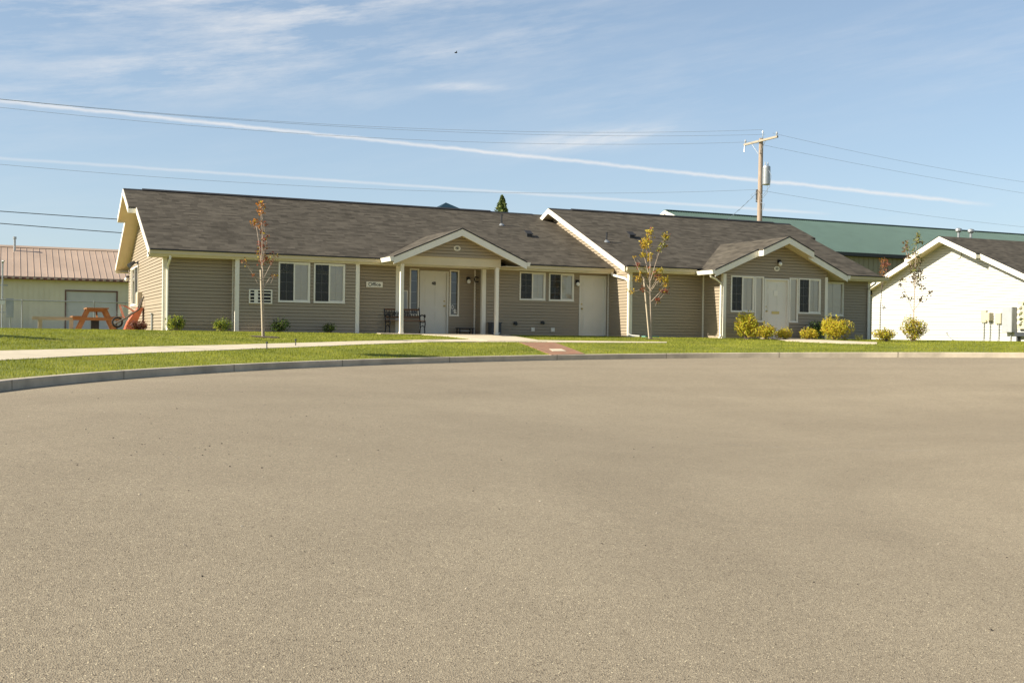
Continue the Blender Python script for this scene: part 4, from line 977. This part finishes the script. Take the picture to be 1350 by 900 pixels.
# mulch rings and sprinklers
for (x,y,r) in ((2.1,-4.42,.42),(14.95,-3.19,.3)):
    m=MB(); P=[(x+r*math.cos(2*math.pi*i/20)*random.uniform(.8,1.15),y+r*math.sin(2*math.pi*i/20)*random.uniform(.8,1.15)) for i in range(20)]
    m.add([(a,b,G(a,b)+.016) for a,b in P]+[(x,y,G(x,y)+.03)],[(i,(i+1)%20,20) for i in range(20)]); o=m.build('mulch_patch','mulch'); o['kind']='structure'
for (x,y,lab) in ((2.22,-7.36,'small black sprinkler head standing at the far edge of the pavement'),(1.25,-8.62,'small black sprinkler head by the near edge of the pavement')):
    z=G(x,y); o=thing('sprinkler',(x,y,z),lab,'sprinkler','lawn sprinklers'); MB().tube([(x,y,z),(x,y,z+.13)],.012,8).build('riser','dark',o); MB().tube([(x,y,z+.13),(x,y,z+.17)],.026,8).build('nozzle','dark',o)
# ------------------------------------------------------------------ shrubs
def shrub(x0,x1,y,h,label,mats,n=1500,ls=.04,dp=None,zb=None,up=0.,group='shrubs along the walls'):
    cx=(x0+x1)/2; rx=(x1-x0)/2; ry=dp or rx*.75; z0=G(cx,y) if zb is None else zb
    o=thing('shrub',(cx,y,z0),label,'shrub',group)
    st=MB(); lf=MB(); lobes=[(cx+random.uniform(-.5,.5)*rx,y+random.uniform(-.5,.5)*ry,z0+h*random.uniform(.35,.72),random.uniform(.35,.6)) for i in range(9)]
    for i in range(26):
        a=random.random()*6.28; q=random.random()**.5; tx,ty=cx+rx*.85*q*math.cos(a),y+ry*.85*q*math.sin(a); tz=z0+h*(1.03-.45*q*q)*random.uniform(.68,1.22)
        st.tube([(cx+random.gauss(0,.04),y+random.gauss(0,.04),z0),((cx+tx)/2+random.gauss(0,.03),(y+ty)/2,z0+(tz-z0)*.55),(tx,ty,tz)],[.008,.006,.003],4)
        for k in range(n//40):
            t=random.uniform(.35,1.08); leafquad(lf,(cx+(tx-cx)*t+random.gauss(0,.03),y+(ty-y)*t+random.gauss(0,.03),z0+(tz-z0)*min(t,1.04)+random.gauss(0,.02)),ls*random.uniform(.6,1.2),random.randrange(len(mats)))
    for i in range(n):
        L=random.choice(lobes); v=Vector((random.gauss(0,1),random.gauss(0,1),random.gauss(0,1))).normalized()*random.uniform(.75,1.05)
        p=(L[0]+v.x*rx*L[3],L[1]+v.y*ry*L[3],max(L[2]+v.z*h*L[3]*.75,z0+.02)); 
        if p[2]>z0+h*1.02: continue
        leafquad(lf,p,ls*random.uniform(.6,1.25),random.randrange(len(mats)))
    st.build('stems','bark2',o); lf.build('foliage',list(mats),o)
G1='green shrubs under the left wing'
shrub(-.0,.62,-.62,.45,'rounded green shrub by the left front corner downspout',('s_g','s_g','s_yg','s_dg'),1300,.035,group=G1)
shrub(1.28,1.93,-.58,.36,'low green shrub at the right end of the leftmost wall panel',('s_g','s_dg','s_g','s_yg'),1000,.035,group=G1)
shrub(2.93,3.62,-.85,.40,'loose dark shrub under the first office window',('s_dg','s_g','s_dg'),800,.038,group=G1)
shrub(4.57,5.07,-.80,.28,'small dark shrub under the second office window',('s_dg','s_dg','s_g'),600,.034,group=G1)
shrub(-.98,-.32,.6,.30,'low dark red-brown shrub at the foot of the sunlit end wall',('s_r','s_r','s_r2','l_brown'),1200,.032)
G2='yellow shrubs round the right entrance'
shrub(17.85,19.0,-3.5,.80,'big bright yellow-green shrub left of the mail-slot door',('s_yg','s_y','s_yg','s_o'),2600,.05,group=G2)
shrub(18.38,19.32,-4.0,.50,'golden shrub in front of the biggest yellow-green one',('s_o','s_y','s_yg'),1700,.042,group=G2)
shrub(19.25,19.98,-4.0,.38,'small golden shrub right in front of the mail-slot door',('s_o','s_y','s_yg'),1000,.042,group=G2)
shrub(20.1,20.86,-4.1,.36,'small spiky yellow shrub just right of the entry path',('s_y','s_yg','s_o'),1000,.042,group=G2)
shrub(21.2,22.1,-3.1,.62,'dark green shrub behind the large rounded yellow one',('s_dg','s_dg','s_g'),1300,.045,group=G2)
shrub(20.58,21.92,-4.6,.72,'large dense rounded yellow shrub right of the entry path',('s_y','s_yg','s_y','s_o'),3600,.042,group=G2)
shrub(21.46,22.4,-6.25,.40,'low yellow-olive shrub left of the slender tree with the white trunk guard',('s_y','s_yg','s_o','l_olive'),1300,.042,group='shrubs by the white building')
shrub(22.3,23.55,-6.4,.78,'tall open yellow-olive shrub around the slender tree with the white guard',('s_yg','s_o','s_y','l_olive','l_brown'),1700,.045,group='shrubs by the white building')
# small dry tuft
x,y=22.9,-3.9; o=MB()
for i in range(40): a=random.random()*6.28; o.tube([(x+random.gauss(0,.05),y+random.gauss(0,.05),G(x,y)),(x+math.cos(a)*.16,y+math.sin(a)*.1,G(x,y)+random.uniform(.08,.2))],[.006,.003],3)
tag(o.build('grass_tuft',['l_olive'],loc=(x,y,0)),'dry grass tuft at the foot of the wall right of the right gable','grass tuft')
# conifers
def conifer(x,y,h,r,label,z0=0,n=5000,low=.12):
    o=thing('conifer',(x,y,z0),label,'conifer'); MB().tube([(x,y,z0-.05),(x,y,z0+h)],[.02*h,.01],8).build('trunk','bark2',o)
    lf=MB(); ph=random.random()*6
    for i in range(n):
        t=random.random()**.8; zz=low+(1-low)*t; a=random.random()*6.28
        rr=r*(1-t)**.8*(.75+.25*math.sin(a*5+zz*40+ph))*random.uniform(.35,1.05)+.03
        p=(x+math.cos(a)*rr,y+math.sin(a)*rr,z0+h*zz-rr*.15+random.gauss(0,.05)); leafquad(lf,p,random.uniform(.07,.15)*(h/6)**.5,random.randrange(3))
    lf.build('crown',['con','con','con2'],o)
conifer(24.15,30,8.75,2.4,'narrow dark conifer whose tip rises above the office ridge',n=9000)
lx,ly=toworld(.478*40,40); conifer(lx,ly,3.2,.95,'green conifer at the right edge of the view, before the meters',n=3500,low=.25)
# bird
b=MB(); D=Vector((.3526,.9035,.2438))*75; P=Vector((CX,CY,CZ))+D
b.tube([tuple(P+Vector((-.10,0,0))),tuple(P+Vector((-.03,0,.01))),tuple(P+Vector((.06,0,.02))),tuple(P+Vector((.11,0,.03)))],[.01,.04,.035,.01],8)
b.add([tuple(P+Vector(q)) for q in((-.03,0,.02),(.05,0,.02),(.03,-.17,.10),(-.01,-.17,.10),(.03,.17,.10),(-.01,.17,.10))],[(0,1,2,3),(0,1,4,5)])
tag(b.build('bird',['black'],loc=tuple(P)),'tiny dark bird high in the sky','bird')
# ------------------------------------------------------------------ sun, sky, camera
SUN=Vector((-1,.10,.62)).normalized()
el=math.asin(SUN.z); az=math.atan2(SUN.x,SUN.y)
sd=bpy.data.lights.new('sun','SUN'); sd.energy=5.0; sd.angle=rad(.53); sd.color=(1,.93,.80)
so=bpy.data.objects.new('sun',sd); COL.objects.link(so); so.rotation_euler=(-SUN).to_track_quat('-Z','Y').to_euler(); so.location=(-30,3,25)
W=bpy.data.worlds.new('World'); S.world=W; W.use_nodes=True; nt=W.node_tree
bg=nt.nodes['Background']; bg.inputs[1].default_value=.078
sky=N(nt,'ShaderNodeTexSky',sky_type='NISHITA'); sky.sun_disc=False; sky.sun_elevation=el; sky.sun_rotation=az; sky.air_density=1.0; sky.dust_density=1.2; sky.ozone_density=1.0; sky.altitude=600
tc=N(nt,'ShaderNodeTexCoord'); V=tc.outputs['Generated']
def dot(v):
    n=N(nt,'ShaderNodeVectorMath',operation='DOT_PRODUCT'); nt.links.new(V,n.inputs[0]); n.inputs[1].default_value=tuple(v); return n.outputs['Value']
def wn(scale,detail,stretch,rough=.6):
    return noise(nt,scale,detail,rough,vec=V,stretch=stretch)
def trail(d0,d1,wd,amt,edge0,edge1,ragged):
    a,b=Vector(d0).normalized(),Vector(d1).normalized(); n=a.cross(b).normalized(); t=(b-a).normalized()
    q=dot(n); q=mth(nt,'ADD',q,mth(nt,'MULTIPLY',mth(nt,'SUBTRACT',wn(60,4,(1,1,1)),.5),ragged))
    q=mth(nt,'ABSOLUTE',q); m=mth(nt,'SUBTRACT',1,mth(nt,'DIVIDE',q,wd),clamp=True)
    along=dot(t); s0,s1=a.dot(t),b.dot(t)
    e=ramp(nt,along,s1+edge1,s1)   # fade out past the end
    e2=ramp(nt,along,s0-edge0*2,s0+edge0)
    m=mth(nt,'MULTIPLY',mth(nt,'MULTIPLY',m,e),e2)
    m=mth(nt,'MULTIPLY',m,mth(nt,'ADD',.55,mth(nt,'MULTIPLY',wn(22,4,(1,1,1)),.7)))
    return mth(nt,'MULTIPLY',m,amt,clamp=True)
t1=trail((-.0072,.9833,.1817),(.711,.6936,.1161),.0023,.78,.05,.035,.0032)
t2=trail((-.0069,.9906,.1368),(.6208,.7763,.1094),.0019,.50,.3,.03,.0014)
# cirrus: noise stretched along the horizon, strongest upper left
cam_r=(CA,-SA,0)
def blob(d,wl,wh,tilt=0.):
    d=Vector(d).normalized(); r=d.cross(Vector((0,0,1))).normalized(); u=r.cross(d); 
    r2=r*math.cos(tilt)+u*math.sin(tilt); u2=-r*math.sin(tilt)+u*math.cos(tilt)
    a=mth(nt,'DIVIDE',dot(r2),wl); b=mth(nt,'DIVIDE',dot(u2),wh)
    s=mth(nt,'ADD',mth(nt,'MULTIPLY',a,a),mth(nt,'MULTIPLY',b,b)); return mth(nt,'POWER',2.718,mth(nt,'MULTIPLY',s,-1.0))
cb=N(nt,'ShaderNodeCombineXYZ'); R_=Vector((CA,-SA,0)); 
aa=dot(R_); zz_=dot((0,0,1)); tl=math.radians(9)
nt.links.new(mth(nt,'ADD',mth(nt,'MULTIPLY',aa,math.cos(tl)),mth(nt,'MULTIPLY',zz_,math.sin(tl))),cb.inputs[0])
nt.links.new(mth(nt,'MULTIPLY',mth(nt,'SUBTRACT',mth(nt,'MULTIPLY',zz_,math.cos(tl)),mth(nt,'MULTIPLY',aa,math.sin(tl))),6.0),cb.inputs[1])
wsp=noise(nt,7,8,.68,vec=cb.outputs[0]); wsp2=noise(nt,2.6,4,.6,vec=cb.outputs[0])
fine=ramp(nt,wsp,.42,.72)
reg=ramp(nt,wsp2,.40,.66)
env=mth(nt,'ADD',blob((.06,.965,.245),.24,.060,.12),mth(nt,'MULTIPLY',blob((.30,.92,.27),.20,.035,.1),.7))
env=mth(nt,'ADD',env,mth(nt,'MULTIPLY',blob((.62,.75,.235),.22,.030,.05),.28))
cir=mth(nt,'MULTIPLY',env,mth(nt,'MULTIPLY',fine,mth(nt,'ADD',.45,mth(nt,'MULTIPLY',reg,.8))))
gen=mth(nt,'MULTIPLY',mth(nt,'MULTIPLY',mth(nt,'MULTIPLY',fine,reg),.12),ramp(nt,zz_,.6,.35))
b1=mth(nt,'MULTIPLY',blob((.470,.866,.1735),.075,.0085,.10),mth(nt,'ADD',.25,mth(nt,'MULTIPLY',fine,.8)))
b2=mth(nt,'MULTIPLY',blob((.363,.905,.2155),.036,.0040,0),mth(nt,'ADD',.2,mth(nt,'MULTIPLY',fine,.9)))
cl=mth(nt,'ADD',mth(nt,'ADD',mth(nt,'MULTIPLY',cir,.75),gen),mth(nt,'ADD',mth(nt,'MULTIPLY',b1,1.0),mth(nt,'MULTIPLY',b2,.55)))
cl=mth(nt,'ADD',cl,mth(nt,'ADD',t1,t2)); cl=mth(nt,'MINIMUM',cl,.92)
# thin high haze over the whole sky, whiter near the horizon
hz=mth(nt,'MULTIPLY',mth(nt,'ADD',.27,mth(nt,'MULTIPLY',mth(nt,'SUBTRACT',1,ramp(nt,zz_,0,.30)),.20)),ramp(nt,zz_,.60,.30))
base=mix(nt,hz,sky.outputs[0],(4.0,5.2,6.5))
full=mix(nt,cl,base,(6.6,6.5,6.4))
nt.links.new(full,bg.inputs[0])
cd=bpy.data.cameras.new('camera'); cam=bpy.data.objects.new('camera',cd); COL.objects.link(cam); S.camera=cam
cd.sensor_width=36; cd.lens=1466.4/1350*36; cd.clip_end=5000; cd.clip_start=.1
pit,roll=-.0063,.013
fw=Vector((SA,CA,0)); rt=Vector((CA,-SA,0)); up=Vector((0,0,1)); Fv=fw*math.cos(pit)+up*math.sin(pit); Uv=up*math.cos(pit)-fw*math.sin(pit)
Rv=rt*math.cos(roll)+Uv*math.sin(roll); U2=Uv*math.cos(roll)-rt*math.sin(roll)
mt=Matrix((Rv,U2,-Fv)).transposed().to_4x4(); mt.translation=(CX,CY,CZ); cam.matrix_world=mt
S.view_settings.view_transform='Standard'; S.view_settings.look='None'; S.view_settings.exposure=.84; S.view_settings.gamma=1
S.render.engine='CYCLES'; S.render.resolution_x=1024; S.render.resolution_y=682
